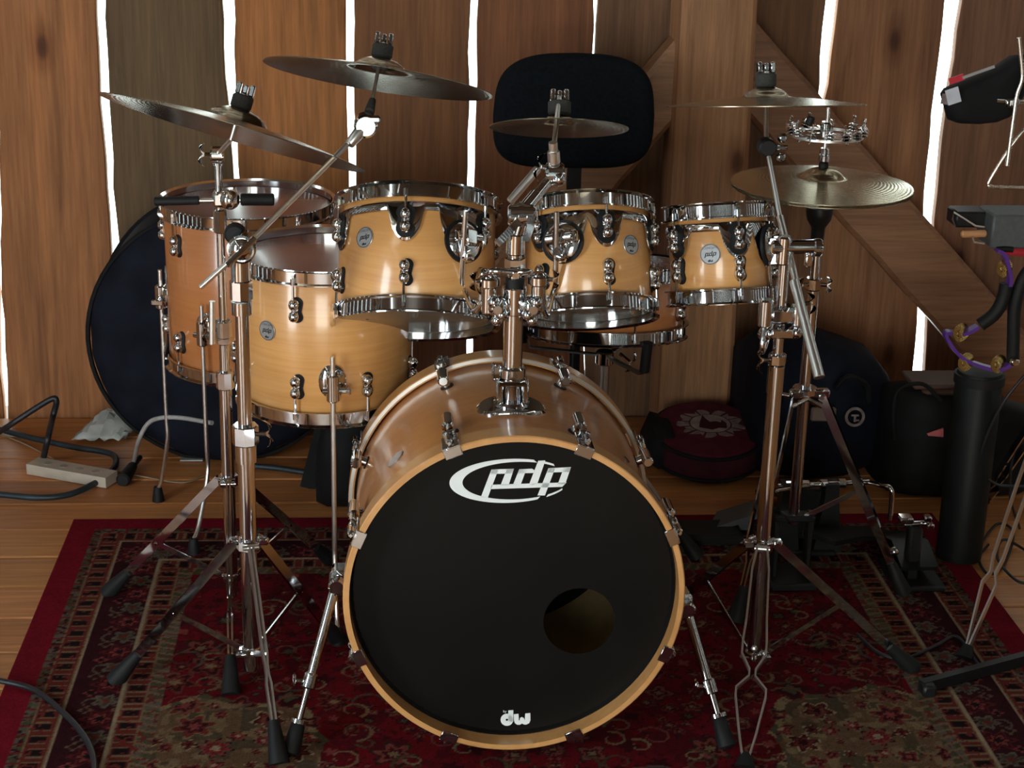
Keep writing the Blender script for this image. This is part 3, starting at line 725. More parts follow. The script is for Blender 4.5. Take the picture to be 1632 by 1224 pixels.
# ------------------------------------------------------------------ hardware helpers
def hexcol(m, P, d, r, h, n=8): return m.cyl(V(P)-V(d)*(h/2), V(P)+V(d)*(h/2), r, n, b=.002)
def wing(m, P, d, L=.02, wd=.03, updir=(0, 0, 1)):
    # wing screw: shank along d and a flat two-eared plate
    P = V(P); d = V(d).normalized(); e = P+d*L; m.cyl(P, e, .004, 8); u = V(updir); u = (u-d*u.dot(d)).normalized()
    F = frame(e, d.cross(u), d)
    poly = [(-.004, 0)]+[(-.002+.012*math.sin(PI*k/8), wd/2*k/8*1.0+.002) for k in range(9)]+[(.002+.006*math.sin(PI*k/8), wd/2*(8-k)/8) for k in range(9)]
    m.prism(poly, F, .005, -.0025); m.prism([(a, -b) for a, b in poly], F, .005, -.0025); return m
def stand_leg(t, top, foot, strut_from, strut_frac=.55, wtop=.012, mat=CHROME, prof=None, foot_h=.075):
    top = V(top); foot = V(foot); d = foot-top; L = d.length; u = d/L; lat = u.cross(V((0, 0, 1))).normalized(); nup = lat.cross(u)
    prof = prof or [(0, .003), (.3, .0035), (.5, .0035), (.55, .0018), (.60, .0018), (.64, .004), (.8, .0035), (.97, .0018)]
    m = MB()
    for s in (-1, 1):
        m.flat([top+u*(L*f)+lat*(s*w_) for f, w_ in prof], .017, .0036, nup)
    m.cyl(top-lat*.014, top+lat*.014, .005, 10)
    lg = m.build('leg', mat, t)
    MB().tube([foot-u*foot_h, foot-u*foot_h*.28, foot], [.010, .0165, .0185], 14).build('rubber_foot', RUBBER, lg)
    if strut_from is not None:
        q = top+u*(L*strut_frac); a = V(strut_from)
        MB().flat([a, q], .010, .003, lat.cross(q-a)).ball(q, .006, 8).ball(a, .006, 8).build('strut', mat, lg)
    return lg
def pole(t, name, x, y, z0, z1, r, mat=CHROME, n=20): return MB().cyl((x, y, z0), (x, y, z1), r, n, b=.001).build(name, mat, t)
def zat(py, x, y):
    # height on the upright through (x, y) seen at photo row py
    P0 = V((x, y, 0)); lo, hi = -.5, 2.5
    for _ in range(40):
        mid = (lo+hi)/2; d = V((x, y, mid))-CAM; yy = 612-FPX*d.dot(up)/d.dot(fw)
        if yy > py: lo = mid
        else: hi = mid
    return (lo+hi)/2
def cymbal(name, label, C, n, R, group=None, mat=BRONZE, flip=False):
    M = frame(C, n, (1, 0, 0)); k = -1 if flip else 1
    bell = R*.235; bh = R*.115; rise = R*.085
    pr = [(.006, rise+bh)]
    for i in range(1, 9): u = i/8; pr.append((bell*u, rise+bh*math.sqrt(max(0, 1-u*u*.96))*.98-bh*.18*u))
    for i in range(1, 13): u = i/12; pr.append((bell+(R-bell)*u, rise*(1-u**1.35)))
    top = [(r, z*k) for r, z in pr]; th = .0013
    bot = [(r, (z-th)*k) for r, z in pr[::-1]]
    prof = bot+top if False else top+bot
    if not flip: prof = prof[::-1]
    o = MB().lathe(prof, 96, M, True).build(name, mat, None, ang=50)
    return tag(o, label, 'cymbal', group), M
def cym_top(t, M, R, wingdir=(1, 0, 0), sleeve=True, fr=.0185, fh=.024):
    # felt washer and wing nut on top of a cymbal, given its frame
    z = R*.18+.001
    MB().cyl(M @ V((0, 0, z)), M @ V((0, 0, z+fh)), fr, 20, b=.003).build('felt_washer', FELT, t)
    m = MB().cyl(M @ V((0, 0, z+fh)), M @ V((0, 0, z+fh+.016)), .0045, 10)
    for a in (-1, 0, 1): m.box((a*.0115, 0, z+fh+.010), (.009, .013, .020 if a else .015), M, .002)
    m.build('wing_nut', CHROME, t)
    MB().cyl(M @ V((0, 0, R*.08)), M @ V((0, 0, R*.165)), .014, 18, b=.003).build('felt_under', FELT, t)
CG = 'crash cymbals on boom stands'
AP, BP, CP = (at(364, 760, 3.13).x, 3.13), (at(396, 865, 2.835).x, 2.835), (at(1216, 860, 2.845).x, 2.845)

# ---- stand A: rear left
def stand_A():
    x, y = AP; Z = lambda py: zat(py, x, y)
    t = thing('cymbal_stand', 'chrome cymbal stand farther left, holding the lowest tilted crash', 'cymbal stand', (x, y, 0), 'chrome boom cymbal stands')
    pole(t, 'base_tube', x, y, .05, Z(612), .0125); pole(t, 'middle_tube', x, y, Z(612), Z(530), .0098); pole(t, 'upper_tube', x, y, Z(530), Z(362), .0078); pole(t, 'top_rod', x, y, Z(362), Z(262), .0068)
    for py, r, h in ((605, .0175, .036), (524, .0165, .034), (540, .0145, .02)): hexcol(m := MB(), (x, y, Z(py)), (0, 0, 1), r, h); m.build('collar', CHROME, t)
    m = MB(); wing(m, (x-.012, y-.004, Z(525)), (-1, -.2, 0), .018, .05); m.build('wing_screw', CHROME, t)
    m = MB(); hexcol(m, (x, y, Z(765)), (0, 0, 1), .020, .022); m.box((x, y-.018, Z(765)), (.03, .012, .016), b=.003); m.build('leg_collar', CHROME, t)
    hexcol(m := MB(), (x, y, .09), (0, 0, 1), .017, .018); m.build('lower_collar', CHROME, t)
    for fx, fy in ((368, 1108), (172, 945), (528, 893)):
        ft = flo(fx, fy, .006); d = (ft-V((x, y, ft.z))).normalized()
        stand_leg(t, V((x, y, Z(765)))+d*.02, ft, V((x, y, .09))+d*.016)
    # tilter and cymbal
    C = at(372, 212, 2.95); n = V((.29, .285, 1)).normalized(); R = 217*mpp(C)
    _, M = cymbal('crash_cymbal', 'left crash cymbal tilted down to the right, with blue reflection', C, n, R, CG)
    tj = V((x, y, Z(246)))
    m = MB().cyl(tj+V((-.012, -.006, 0)), tj+V((.012, -.006, 0)), .016, 16, b=.003); m.cyl(tj+V((0, 0, -.02)), tj, .010, 14); wing(m, tj+V((-.01, -.006, 0)), (-1, -.1, .1), .014, .04); m.build('tilter', CHROME, t)
    MB().tube([tj, M @ V((0, 0, -.01)), M @ V((0, 0, R*.18+.035))], .0042, 10).build('cymbal_rod', STEEL, t)
    cym_top(t, M, R)
    # accessory arm with black sleeves
    zc = Z(322); P = at(366, 318, y-.03)
    m = MB().ball(P, .019, 16).box((P+V((x, y, P.z)))/2, (abs(P.x-x)+.02, .045, .03), b=.006); hexcol(m, (x, y, Z(352)), (0, 0, 1), .0125, .045); m.build('arm_clamp', CHROME, t)
    a = at(246, 321, y-.03); b = at(437, 318, y-.03)
    ar = MB().cyl(a, b, .0045, 10).build('side_arm', STEEL, t)
    MB().cyl(a, a.lerp(P, .60), .0085, 12, b=.002).build('grip', RUBBER, ar); MB().cyl(P.lerp(b, .25), b, .0115, 12, b=.002).build('grip', RUBBER, ar)
    MB().cyl(at(338, 548, y-.02), at(338, 480, y-.02), .006, 10).build('height_key', STEEL, t)
stand_A()
# ---- stand B: front left
def stand_B():
    x, y = BP; Z = lambda py: zat(py, x, y)
    t = thing('cymbal_stand', 'thick chrome boom stand at front left, its long arm reaching up to the right', 'cymbal stand', (x, y, 0), 'chrome boom cymbal stands')
    pole(t, 'base_tube', x, y, .045, Z(700), .0152); pole(t, 'middle_tube', x, y, Z(700), Z(490), .0122)
    m = MB(); hexcol(m, (x, y, Z(692)), (0, 0, 1), .0235, .036); m.cyl((x, y, Z(735)), (x, y, Z(708)), .019, 20); wing(m, (x+.018, y-.006, Z(690)), (1, -.2, .1), .02, .045); m.build('collar', CHROME, t)
    m = MB(); hexcol(m, (x, y, Z(462)), (0, 0, 1), .0195, .036); m.cyl((x, y, Z(500)), (x, y, Z(480)), .0178, 20); m.build('collar', CHROME, t)
    m = MB(); m.cyl((x, y, Z(448)), (x, y, Z(412)), .0165, 20); J = at(385, 397, y-.018)
    m.cyl(J+V((0, .05, 0)), J, .0225, 24, b=.004).lathe([(.0225, 0), (.0245, -.002), (.0245, -.005), (.0215, -.006), (.020, -.0045), (.016, -.009), (.009, -.0125), (0, -.014)][::-1], 28, frame(J, (0, 1, 0))); m.build('boom_joint', CHROME, t)
    MB().cyl(J+V((-.014, .058, .015)), J+V((-.014, .036, .015)), .018, 20, b=.004).build('joint_rubber', RUBBER, t)
    C = at(603, 126, 3.02); n = V((.15, .275, 1)).normalized(); R = 184*mpp(C)
    _, M = cymbal('crash_cymbal', 'highest crash cymbal, at upper left above the widest rack tom', C, n, R, CG)
    a = at(319, 458, y-.05); J2 = J+V((0, -.012, 0)); b = at(572, 212, 2.93); T = at(583, 199, 2.94)
    arm = MB().cyl(a, J2, .0047, 12).cyl(J2, b, .0047, 12).build('boom_arm', STEEL, t)
    MB().cyl(J2-(b-a).normalized()*.032+V((0, -.008, 0)), J2+(b-a).normalized()*.034+V((0, -.008, 0)), .0055, 8).build('clamp_bar', CHROME, arm)
    d = (T-b).normalized(); MB().cyl(T-d*.048, T-d*.012, .009, 14, r1=.0115, b=.002).build('arm_end', STEEL, arm)
    m = MB(); m.cyl(T+V((0, -.018, .0)), T+V((0, .018, 0)), .0205, 22, b=.004); m.box(T+V((.008, -.012, .012)), (.035, .012, .012), b=.003); m.build('tilter', CHROME, t)
    MB().tube([T+V((0, .005, 0)), T.lerp(C, .5), M @ V((0, 0, R*.18+.035))], .0032, 10).build('cymbal_rod', STEEL, t)
    q0 = T.lerp(C, .27); q1 = T.lerp(C, .56); MB().cyl(q0, q1, .0092, 14, r1=.006, b=.002).build('rod_sleeve', FELT, t)
    cym_top(t, M, R)
    m = MB(); hexcol(m, (x, y, Z(866)), (0, 0, 1), .0225, .02); m.box((x+.026, y, Z(862)), (.02, .014, .014), b=.003); m.box((x-.026, y, Z(862)), (.02, .014, .014), b=.003); m.build('leg_collar', CHROME, t)
    m = MB(); hexcol(m, (x, y, Z(1034)), (0, 0, 1), .019, .012); m.box((x, y-.008, Z(1040)), (.055, .012, .008), b=.002); m.build('lower_collar', CHROME, t)
    for fx, fy in ((445, 1218), (183, 1085), (541, 1022)):
        ft = flo(fx, fy, .006); d = (ft-V((x, y, ft.z))).normalized()
        stand_leg(t, V((x, y, Z(864)))+d*.024, ft, V((x, y, Z(1034)))+d*.018, .50, mat=STEEL if fx == 445 else CHROME)  # front leg gets a paler metal than its twins, imitating the light it catches
stand_B()
# ---- stand C: right
def stand_C():
    x, y = CP; Z = lambda py: zat(py, x, y)
    t = thing('cymbal_stand', 'chrome boom stand on the right, also carrying the smallest rack tom', 'cymbal stand', (x, y, 0), 'chrome boom cymbal stands')
    pole(t, 'base_tube', x, y, .045, Z(590), .0135); pole(t, 'middle_tube', x, y, Z(590), Z(412), .0092)
    m = MB(); hexcol(m, (x, y, Z(572)), (0, 0, 1), .0165, .02); wing(m, (x-.012, y-.004, Z(572)), (-1, -.2, 0), .016, .046); m.cyl((x, y, Z(625)), (x, y, Z(582)), .0152, 18); m.build('collar', CHROME, t)
    m = MB(); hexcol(m, (x, y, Z(868)), (0, 0, 1), .021, .02); m.box((x+.024, y, Z(866)), (.024, .014, .016), b=.003); m.box((x-.024, y, Z(866)), (.024, .014, .016), b=.003); m.build('leg_collar', CHROME, t)
    m = MB(); hexcol(m, (x, y, Z(1042)), (0, 0, 1), .0185, .014); m.box((x, y-.008, Z(1044)), (.06, .012, .008), b=.002); m.build('lower_collar', CHROME, t)
    vase = [(0, .009), (.10, .015), (.34, .018), (.44, .021), (.50, .021), (.57, .0055), (.60, .0055), (.655, .026), (.69, .026), (.86, .014), (.98, .0035)]
    for fx, fy, pf in ((1187, 1224, vase), (1456, 1066, None), (1043, 988, None)):
        ft = flo(fx, fy, .006); d = (ft-V((x, y, ft.z))).normalized()
        stand_leg(t, V((x, y, Z(866)))+d*.024, ft, V((x, y, Z(1042)))+d*.018, .47, prof=pf, mat=STEEL if pf else CHROME, foot_h=.026 if pf else .075)  # vase leg is the same chrome made paler, standing in for bright light on it
    # boom
    C = at(1220, 168, 3.03); n = V((-.02, .172, 1)).normalized(); R = 158*mpp(C)
    _, M = cymbal('crash_cymbal', 'right crash cymbal seen nearly edge on, above the smallest rack tom', C, n, R, CG)
    T = at(1222, 234, 2.97); J = at(1252, 397, y-.03); e = at(1306, 602, 2.66); k = at(1243, 345, 2.90)
    arm = MB().cyl(T, k, .0042, 12).cyl(k, e, .0062, 12).build('boom_arm', STEEL, t)
    MB().cyl(J.lerp(e, .25), e, .0078, 14, r1=.0095, b=.001).build('counterweight', STEEL, arm)
    m = MB(); m.cyl(J+V((-.022, .012, 0)), J+V((.066, .012, .002)), .0125, 18, b=.003).cyl(J+V((.05, .012, 0)), J+V((.066, .012, 0)), .016, 12, b=.003); m.cyl(J+V((.0, .012, -.03)), J+V((0, .012, .02)), .013, 16, b=.003); m.box(J+V((.045, .012, -.022)), (.014, .012, .026), b=.003); m.build('boom_joint', CHROME, t)
    m = MB(); m.cyl(T+V((0, -.014, 0)), T+V((0, .014, 0)), .016, 18, b=.003); m.build('tilter', BLACK, t)
    m = MB(); m.cyl(T+V((.008, -.004, 0)), T+V((.036, -.004, 0)), .0045, 8).box(T+V((.026, -.004, .017)), (.016, .012, .016), b=.004).box(T+V((.026, -.004, -.017)), (.016, .012, .016), b=.004).box(T+V((.02, -.004, 0)), (.03, .01, .008), b=.002); m.build('wing_screw', CHROME, t)
    MB().tube([T, T.lerp(C, .5), M @ V((0, 0, R*.18+.035))], .0042, 10).build('cymbal_rod', STEEL, t)
    cym_top(t, M, R)
    # tom clamp and bent rod holding the smallest tom
    tt, P, F, M3 = T3; R3 = w3/2-.013
    zc = Z(500); cl = V((x, y, zc))
    m = MB(); m.box(cl, (.045, .04, .03), b=.006); m.cyl(cl+V((-.03, -.012, -.02)), cl+V((-.03, -.012, .03)), .013, 14, b=.003).cyl(cl+V((.03, -.004, -.02)), cl+V((.03, -.004, .02)), .013, 14, b=.003)
    m.ball(cl+V((-.028, -.01, -.034)), .013, 12).ball(cl+V((.028, -.006, -.032)), .013, 12).box(cl+V((0, -.02, -.03)), (.04, .014, .018), b=.003); wing(m, cl+V((.034, -.01, .02)), (1, 0, .2), .014, .036); m.build('multi_clamp', CHROME, t)
    mt = F(56, R3+.006, .012)
    pin = mt @ V((0, 0, .03)); q1 = at(1226, 482, pin.y); q0 = at(1226, 368, pin.y)
    MB().tube(spline([q0, at(1226, 440, pin.y), q1, q1+V((.006, -.012, -.02)), V((cl.x-.03, cl.y-.012, q1.z-.03)), V((cl.x-.03, cl.y-.012, zc-.01))], 6), .0052, 10).build('tom_rod', CHROME, t)
    mount_plate(tt, mt)
def mount_plate(tt, mt):
    g = MB().cyl(mt @ V((0, 0, -.001)), mt @ V((0, 0, .0035)), .040, 32).build('mount_gasket', RUBBER, tt)
    m = MB().lathe([(0, .0035), (.033, .0035), (.034, .006), (.028, .011), (.016, .014), (0, .014)], 32, mt)
    m.box((0, -.024, .014), (.022, .03, .022), mt, .004); m.cyl(mt @ V((.0, -.024, .02)), mt @ V((0, -.024, .034)), .008, 10)
    m.box((0, .004, .02), (.026, .03, .02), mt, .004); m.cyl(mt @ V((-.026, .004, .02)), mt @ V((.026, .004, .02)), .009, 12, b=.002); m.box((.03, .004, .02), (.01, .024, .012), mt, .003)
    for a in range(3): m.ball((.024*math.cos(2.1*a+.5), .024*math.sin(2.1*a+.5), .010), .005, 8, mt)
    m.build('mount_plate', CHROME, tt)
stand_C()

# ---- centre tom mount with splash cymbal
def tom_mount():
    x, y, z = MOUNT; Z = lambda py: zat(py, x, y)
    t = thing('tom_mount', 'thick chrome post on top of the bass drum, carrying two toms and the splash cymbal', 'tom mount', (x, y, z+.01))
    MB().cyl((x, y, z+.012), (x, y, Z(497)), .0168, 24, b=.002).build('post', CHROME, t)
    m = MB(); m.cyl((x, y, z+.054), (x, y, z+.075), .023, 20, b=.003).box((x-.028, y-.006, z+.066), (.016, .012, .026), b=.003); m.build('memory_collar', CHROME, t)
    pole(t, 'upper_tube', x, y, Z(497), Z(388), .0112)
    m = MB(); hexcol(m, (x, y, Z(478)), (0, 0, 1), .021, .048, 10); m.build('clamp_body', CHROME, t)
    MB().cyl((x, y, Z(457)), (x, y, Z(443)), .0155, 20).build('nylon_bushing', RUBBER, t)
    m = MB(); hexcol(m, (x, y, Z(424)), (0, 0, 1), .0175, .03, 6); 
    a = at(780, 431, y-.02); b = at(846, 436, y-.02); m.ball(a.lerp(b, .2), .013, 12, None, (1.45, .5, .5)).ball(a.lerp(b, .8)+V((0, 0, .002)), .013, 12, None, (1.45, .5, .5)).cyl(a.lerp(b, .3), a.lerp(b, .7), .006, 10); m.cyl((x, y-.005, Z(432)), (x, y-.03, Z(432)), .006, 10); m.build('wing_bolt', CHROME, t)
    # two L-rod clamps
    for (bx, by), th, drm, Rr, zoff, (rx0, ry0), (rx1, ry1), s in (((779, 468), 32, T1, w1/2-.013, .012, (742, 336), (735, 452), -1), ((858, 465), -27, T2, w2/2-.013, .010, (887, 338), (886, 458), 1)):
        tt, P, F, Md = drm; yb = y-.01; B = at(bx, by, yb)
        m = MB(); m.cyl(B+V((0, 0, -.034)), B+V((0, 0, .034)), .0125, 18, b=.003); m.cyl(B+V((0, 0, .012)), B+V((0, 0, .03)), .019, 12, b=.003)
        wing(m, B+V((s*.012, -.006, .024)), (s, -.3, 0), .012, .03)
        jc = V((x+s*.030, y-.012, Z(484))); m.ball(jc, .019, 14).cyl(jc, B+V((0, 0, -.012)), .010, 12); m.ball(jc+V((-s*.008, -.012, -.012)), .011, 10).ball(jc+V((s*.006, -.012, .010)), .011, 10).ball(jc+V((0, -.006, -.024)), .010, 10).cyl(jc+V((0, -.012, 0)), jc+V((0, -.028, 0)), .0075, 10)
        m.build('rod_clamp', CHROME, t)
        mt = F(th, Rr+.006, .016); pin = mt @ V((0, 0, .034)); q0 = at(rx0, ry0, pin.y); q1 = at(rx1, ry1, pin.y)
        MB().tube([q0, q1]+spline([q1, q1+V((-s*.006, -.004, -.012)), V((B.x, B.y, q1.z-.016))*.5+q1*.5+V((0, 0, -.014)), V((B.x, B.y, B.z-.0))], 6)[1:], .0052, 12).build('tom_rod', CHROME, t)
        mount_plate(tt, mt)
    # ratchet and boom to the splash cymbal
    J = at(829, 343, y); m = MB(); m.cyl((x, y, Z(405)), (x, y, Z(372)), .0155, 18, b=.002)
    m.cyl(J+V((-.020, 0, .0)), J+V((.024, 0, 0)), .0185, 20, b=.003).cyl(J+V((-.004, 0, 0)), J+V((.004, 0, 0)), .0205, 20); m.tube([(x, y, Z(378)), J+V((0, 0, -.012))], .012, 12); m.build('ratchet_joint', CHROME, t)
    m = MB(); m.flat([at(792, 389, y-.03), at(812, 368, y-.03), at(826, 352, y-.02)], .012, .005, (0, 0, 1)); m.flat([at(838, 385, y-.03), at(845, 362, y-.025), at(846, 345, y-.02)], .012, .005, (1, 0, 0)); m.build('wing_levers', CHROME, t)
    T = at(884, 277, y+.06)
    d = (T-J).normalized(); m = MB().cyl(J, J.lerp(T, .5), .0125, 16, b=.002).cyl(J.lerp(T, .45), T, .0085, 14); arm = m.build('boom_arm', CHROME, t)
    MB().cyl(at(812, 322, y+.08), at(858, 268, y+.10), .0072, 12, b=.002).build('arm_tail', STEEL, arm)
    C = at(891, 204, 2.93); n = V((.02, .335, 1)).normalized(); R = 111*mpp(C)
    _, M = cymbal('splash_cymbal', 'small splash cymbal in front of the black backrest', C, n, R)
    m = MB(); m.cyl(T+V((-.016, 0, 0)), T+V((.016, 0, 0)), .019, 20, b=.004); m.ball(T+V((.006, -.012, -.006)), .013, 10); wing(m, T+V((-.012, -.004, .01)), (-1, 0, .25), .012, .045); m.build('tilter', CHROME, t)
    q = at(882, 240, T.y-.01)
    MB().tube([T, q, M @ V((0, 0, R*.18+.035))], .0042, 10).build('cymbal_rod', STEEL, t)
    m = MB(); m.cyl(T.lerp(q, .45), T.lerp(q, 1.0), .0105, 10, b=.002).cyl(T.lerp(q, .9), q+(q-T)*.35, .0075, 10); m.build('rod_collar', STEEL, t)
    cym_top(t, M, R, fr=.020, fh=.024)
tom_mount()

# ---- hi-hat
HX, HY = at(1310, 292, 3.26).x, 3.26
def hihat():
    x, y = HX, HY; Z = lambda py: zat(py, x, y)
    t = thing('hi_hat_stand', 'chrome hi-hat stand with two-braced tripod legs, right of the right cymbal stand', 'hi-hat stand', (x, y, 0))
    C = V((x, y, Z(297))); R = 144*mpp(C)
    cymbal('hi_hat_cymbal', 'upper hi-hat cymbal lying bell up below the jingle ring', C+V((0, 0, .004)), V((.0, -.005, 1)), R, 'pair of hi-hat cymbals', mat=BRONZE_H)
    cymbal('hi_hat_cymbal', 'lower hi-hat cymbal lying upside down under its twin on the black cup', C+V((0, 0, -.003)), V((0, -.005, 1)), R, 'pair of hi-hat cymbals', mat=BRONZE_H, flip=True)
    MB().lathe([(0, Z(382)), (.013, Z(382)), (.014, Z(362)), (.024, Z(350)), (.027, Z(338)), (.027, Z(330)), (0, Z(330))], 24, Matrix.Translation((x, y, 0))).build('cymbal_seat', BLACK, t)
    pole(t, 'pull_rod', x, y, Z(345), Z(172), .0036, STEEL)
    pole(t, 'upper_tube', x, y, Z(462), Z(380), .0095); pole(t, 'base_tube', x, y, .14, Z(462), .0118)
    m = MB(); hexcol(m, (x, y, Z(452)), (0, 0, 1), .0165, .024); wing(m, (x+.01, y-.006, Z(452)), (1, -.3, 0), .016, .03); wing(m, (x-.01, y-.006, Z(452)), (-1, -.3, 0), .016, .03); m.build('collar', CHROME, t)
    m = MB(); m.cyl((x, y, Z(258)), (x, y, Z(246)), .0105, 16, b=.002).cyl((x, y, Z(246)), (x, y, Z(236)), .0095, 16, b=.002); m.build('clutch', CHROME, t)
    MB().cyl((x, y, Z(271)), (x, y, Z(258)), .0095, 16, b=.003).build('clutch_felt', RUBBER, t)
    m = MB(); hexcol(m, (x, y, Z(622)), (0, 0, 1), .026, .016); m.box((x+.03, y-.01, Z(624)), (.04, .018, .02), b=.004).box((x-.02, y-.015, Z(624)), (.03, .018, .02), b=.004); m.tube([(x-.03, y-.03, Z(640)), (x, y-.03, Z(628)), (x+.03, y-.03, Z(640))], .005, 8); m.build('leg_collar', CHROME, t)
    pf = [(0, .009), (.42, .011), (.62, .010), (.70, .003), (.95, .003)]
    for fx, fy, o in ((1440, 945, .035), (1172, 992, -.035)):
        ft = flo(fx, fy, .006); d = (ft-V((x, y, ft.z))).normalized()
        stand_leg(t, V((x+o, y-.01, Z(628))), ft, V((x, y, .15))+d*.012, .47, prof=[(0, .012), (.5, .015), (.64, .014), (.74, .004), (.95, .004)])
    # black base frame and foot board behind
    b = flo(1292, 930, .006)
    m = MB(); m.box((x-.0, y, .015), (.10, .11, .018), b=.004); m.build('base_plate', BLACK, t)
    m = MB(); m.box((x-.035, y, .09), (.012, .03, .15), b=.003).box((x+.035, y, .09), (.012, .03, .15), b=.003).box((x, y, .155), (.085, .034, .014), b=.003); m.build('chain_frame', BLACK, t)
    m = MB(); m.flat([(x+.06, y+.01, .10), (x+.15, y+.10, .07), (x+.28, y+.21, .02)], .080, .010, (.7, -.7, 0)); m.build('foot_board', BLACK, t)
    # jingle ring on the rod
    j = thing('jingle_ring', 'chrome jingle ring clamped on the hi-hat rod above the cymbals', 'jingle ring', (x, y, Z(212)))
    zc = Z(207); rr = 60*mpp(V((x, y, zc)))
    MB().ring(rr-.007, rr, Matrix.Translation((x, y, zc)), .004, 40, -.012).build('ring_frame', STEEL, j)
    m = MB(); m.cyl((x, y, zc-.016), (x, y, zc+.016), .013, 14, b=.003)
    for a in range(3): q = math.radians(90+120*a); m.flat([(x, y, zc-.01), (x+math.cos(q)*rr*.95, y+math.sin(q)*rr*.95, zc-.01)], .012, .004, (0, 0, 1))
    m.build('hub', CHROME, j)
    MB().cyl(at(1288, 200, y-.03), at(1294, 185, y-.03), .008, 12, b=.003).build('thumb_screw', RUBBER, j)
    for a in (155, 180, 205, 232, 262, 288, 312, 338, 2, 27, 70, 110):
        q = math.radians(a); c = V((x+math.cos(q)*(rr-.003), y+math.sin(q)*(rr-.003), zc)); Mj = frame(c, (.25*math.cos(q*3), .25*math.sin(q*2), 1))
        m = MB()
        for k in (-.006, .0, .006): m.lathe([(0, k+.003), (.006, k+.002), (.0105, k), (.0105, k-.0008), (0, k-.0008)], 14, Mj)
        m.cyl(Mj @ V((0, 0, -.016)), Mj @ V((0, 0, .019)), .0016, 6).ball((0, 0, .020), .0036, 8, Mj).ball((0, 0, -.016), .003, 8, Mj)
        m.build('jingle', CHROME, j)
hihat()

# ---- pedals on the rug at the right
def pedals():
    y0 = 3.40
    p0 = flo(1265, 900, .006); t = thing('bass_drum_pedal', 'black bass drum pedal with wide frame standing behind the right cymbal stand', 'pedal', (p0.x, y0, .006))
    zt_ = at(1300, 772, y0).z
    a = at(1254, 800, y0); b = at(1322, 800, y0)
    m = MB(); m.box(((a.x+b.x)/2, y0+.03, .014), (b.x-a.x+.035, .11, .014), b=.004); m.build('base_plate', BLACK, t)
    for q in (a, b):
        m = MB(); rows = []
        for z, w_ in ((.014, .032), (.06, .026), (zt_-.03, .016), (zt_+.006, .015)):
            rows.append([V((q.x+u*w_, y0+v*.018, z)) for u, v in ((-1, -1), (1, -1), (1, 1), (-1, 1))])
        m.loft(rows); m.build('upright', BLACK, t)
    m = MB(); m.box(((a.x+b.x)/2, y0+.02, .09), (b.x-a.x, .012, .12), b=.004); m.build('back_web', BLACK, t)
    ax = MB(); L_ = at(1240, 775, y0); R_ = at(1385, 768, y0); ax.cyl(L_, R_, .0055, 12); 
    for k in (.12, .3, .5, .7): hexcol(ax, L_.lerp(R_, k), (1, 0, 0), .011, .018)
    ax.build('axle', CHROME, t)
    m = MB(); m.flat([((a.x+b.x)/2, y0+.05, .12), ((a.x+b.x)/2, y0+.2, .07), ((a.x+b.x)/2, y0+.31, .02)], .09, .012, (1, 0, 0)); m.build('foot_board', BLACK, t)
    m = MB(); m.tube([at(1300, 772, y0), at(1240, 782, y0-.03), at(1236, 784, y0-.03)], .004, 8); m.build('beater_rod', CHROME, t)
    # chrome link rod from the axle to the second pedal
    y1 = 3.25
    t2 = thing('bass_drum_pedal', 'narrow black second pedal with chrome clamp, linked by a bent chrome rod', 'pedal', flo(1450, 935, .006))
    q = at(1458, 845, y1)
    c0 = flo(1455, 915, .006)
    m = MB(); m.box((c0.x-.01, y1+.02, .013), (.11, .15, .013), b=.004); m.build('base_plate', BLACK, t2)
    m = MB(); m.box((q.x, y1, (q.z+.02)/2), (.030, .03, q.z-.0), b=.006); m.build('upright', BLACK, t2)
    m = MB(); m.box(at(1443, 827, y1), (.030, .03, .014), b=.003).box(at(1478, 826, y1-.01), (.016, .02, .014), b=.003).box(at(1482, 838, y1-.01), (.016, .02, .014), b=.003).cyl(at(1440, 836, y1), at(1484, 833, y1), .006, 10); m.build('chrome_clamp', CHROME, t2)
    MB().tube(spline([at(1388, 770, y0-.02), at(1406, 774, y1+.03), at(1420, 779, y1), at(1421, 800, y1), at(1418, 828, y1)], 5), .0055, 10).build('link_rod', CHROME, t2)
    rows = []
    for fx, fy, h_ in ((1398, 905, .02), (1430, 895, .05), (1470, 884, .075)): pass
    m = MB(); m.flat([V((c0.x-.01, y1-.03, .05)), V((c0.x-.01, y1+.05, .075)), V((c0.x-.01, y1+.2, .03))], .08, .010, (1, 0, 0)); m.build('foot_board', BLACK, t2)
    MB().ball(at(1425, 879, y1-.03), .0105, 12).build('steel_ball', CHROME, t2)
    # black rubber pads lying left of the first pedal
    p = flo(1110, 855, .006); o = MB()
    rows = [[V((p.x+u*sx, p.y+v*sy, .007+z)) for u, v in ((-1, -1), (1, -1), (1, 1), (-1, 1))] for sx, sy, z in ((.10, .05, 0), (.10, .05, .012), (.085, .04, .022))]
    o.loft(rows); tag(o.build('rubber_pad', RUBBER), 'flat black rubber pad on the back edge of the rug, right of the bass drum', 'pad')
    p = flo(1180, 848, .006); o = MB(); o.loft([[V((p.x+u*sx+(.02 if v > 0 else -.02), p.y+v*sy+.03, .03+z+u*.02)) for u, v in ((-1, -1), (1, -1), (1, 1), (-1, 1))] for sx, sy, z in ((.06, .05, 0), (.06, .05, .012))])
    o.loft([[V((p.x+u*.02, p.y+v*.02+.03, z)) for u, v in ((-1, -1), (1, -1), (1, 1), (-1, 1))] for z in (.006, .03)])
    tag(o.build('foot_plate', GREYM), 'small grey pedal plate tilted beside the flat black rubber pad', 'pedal')
pedals()

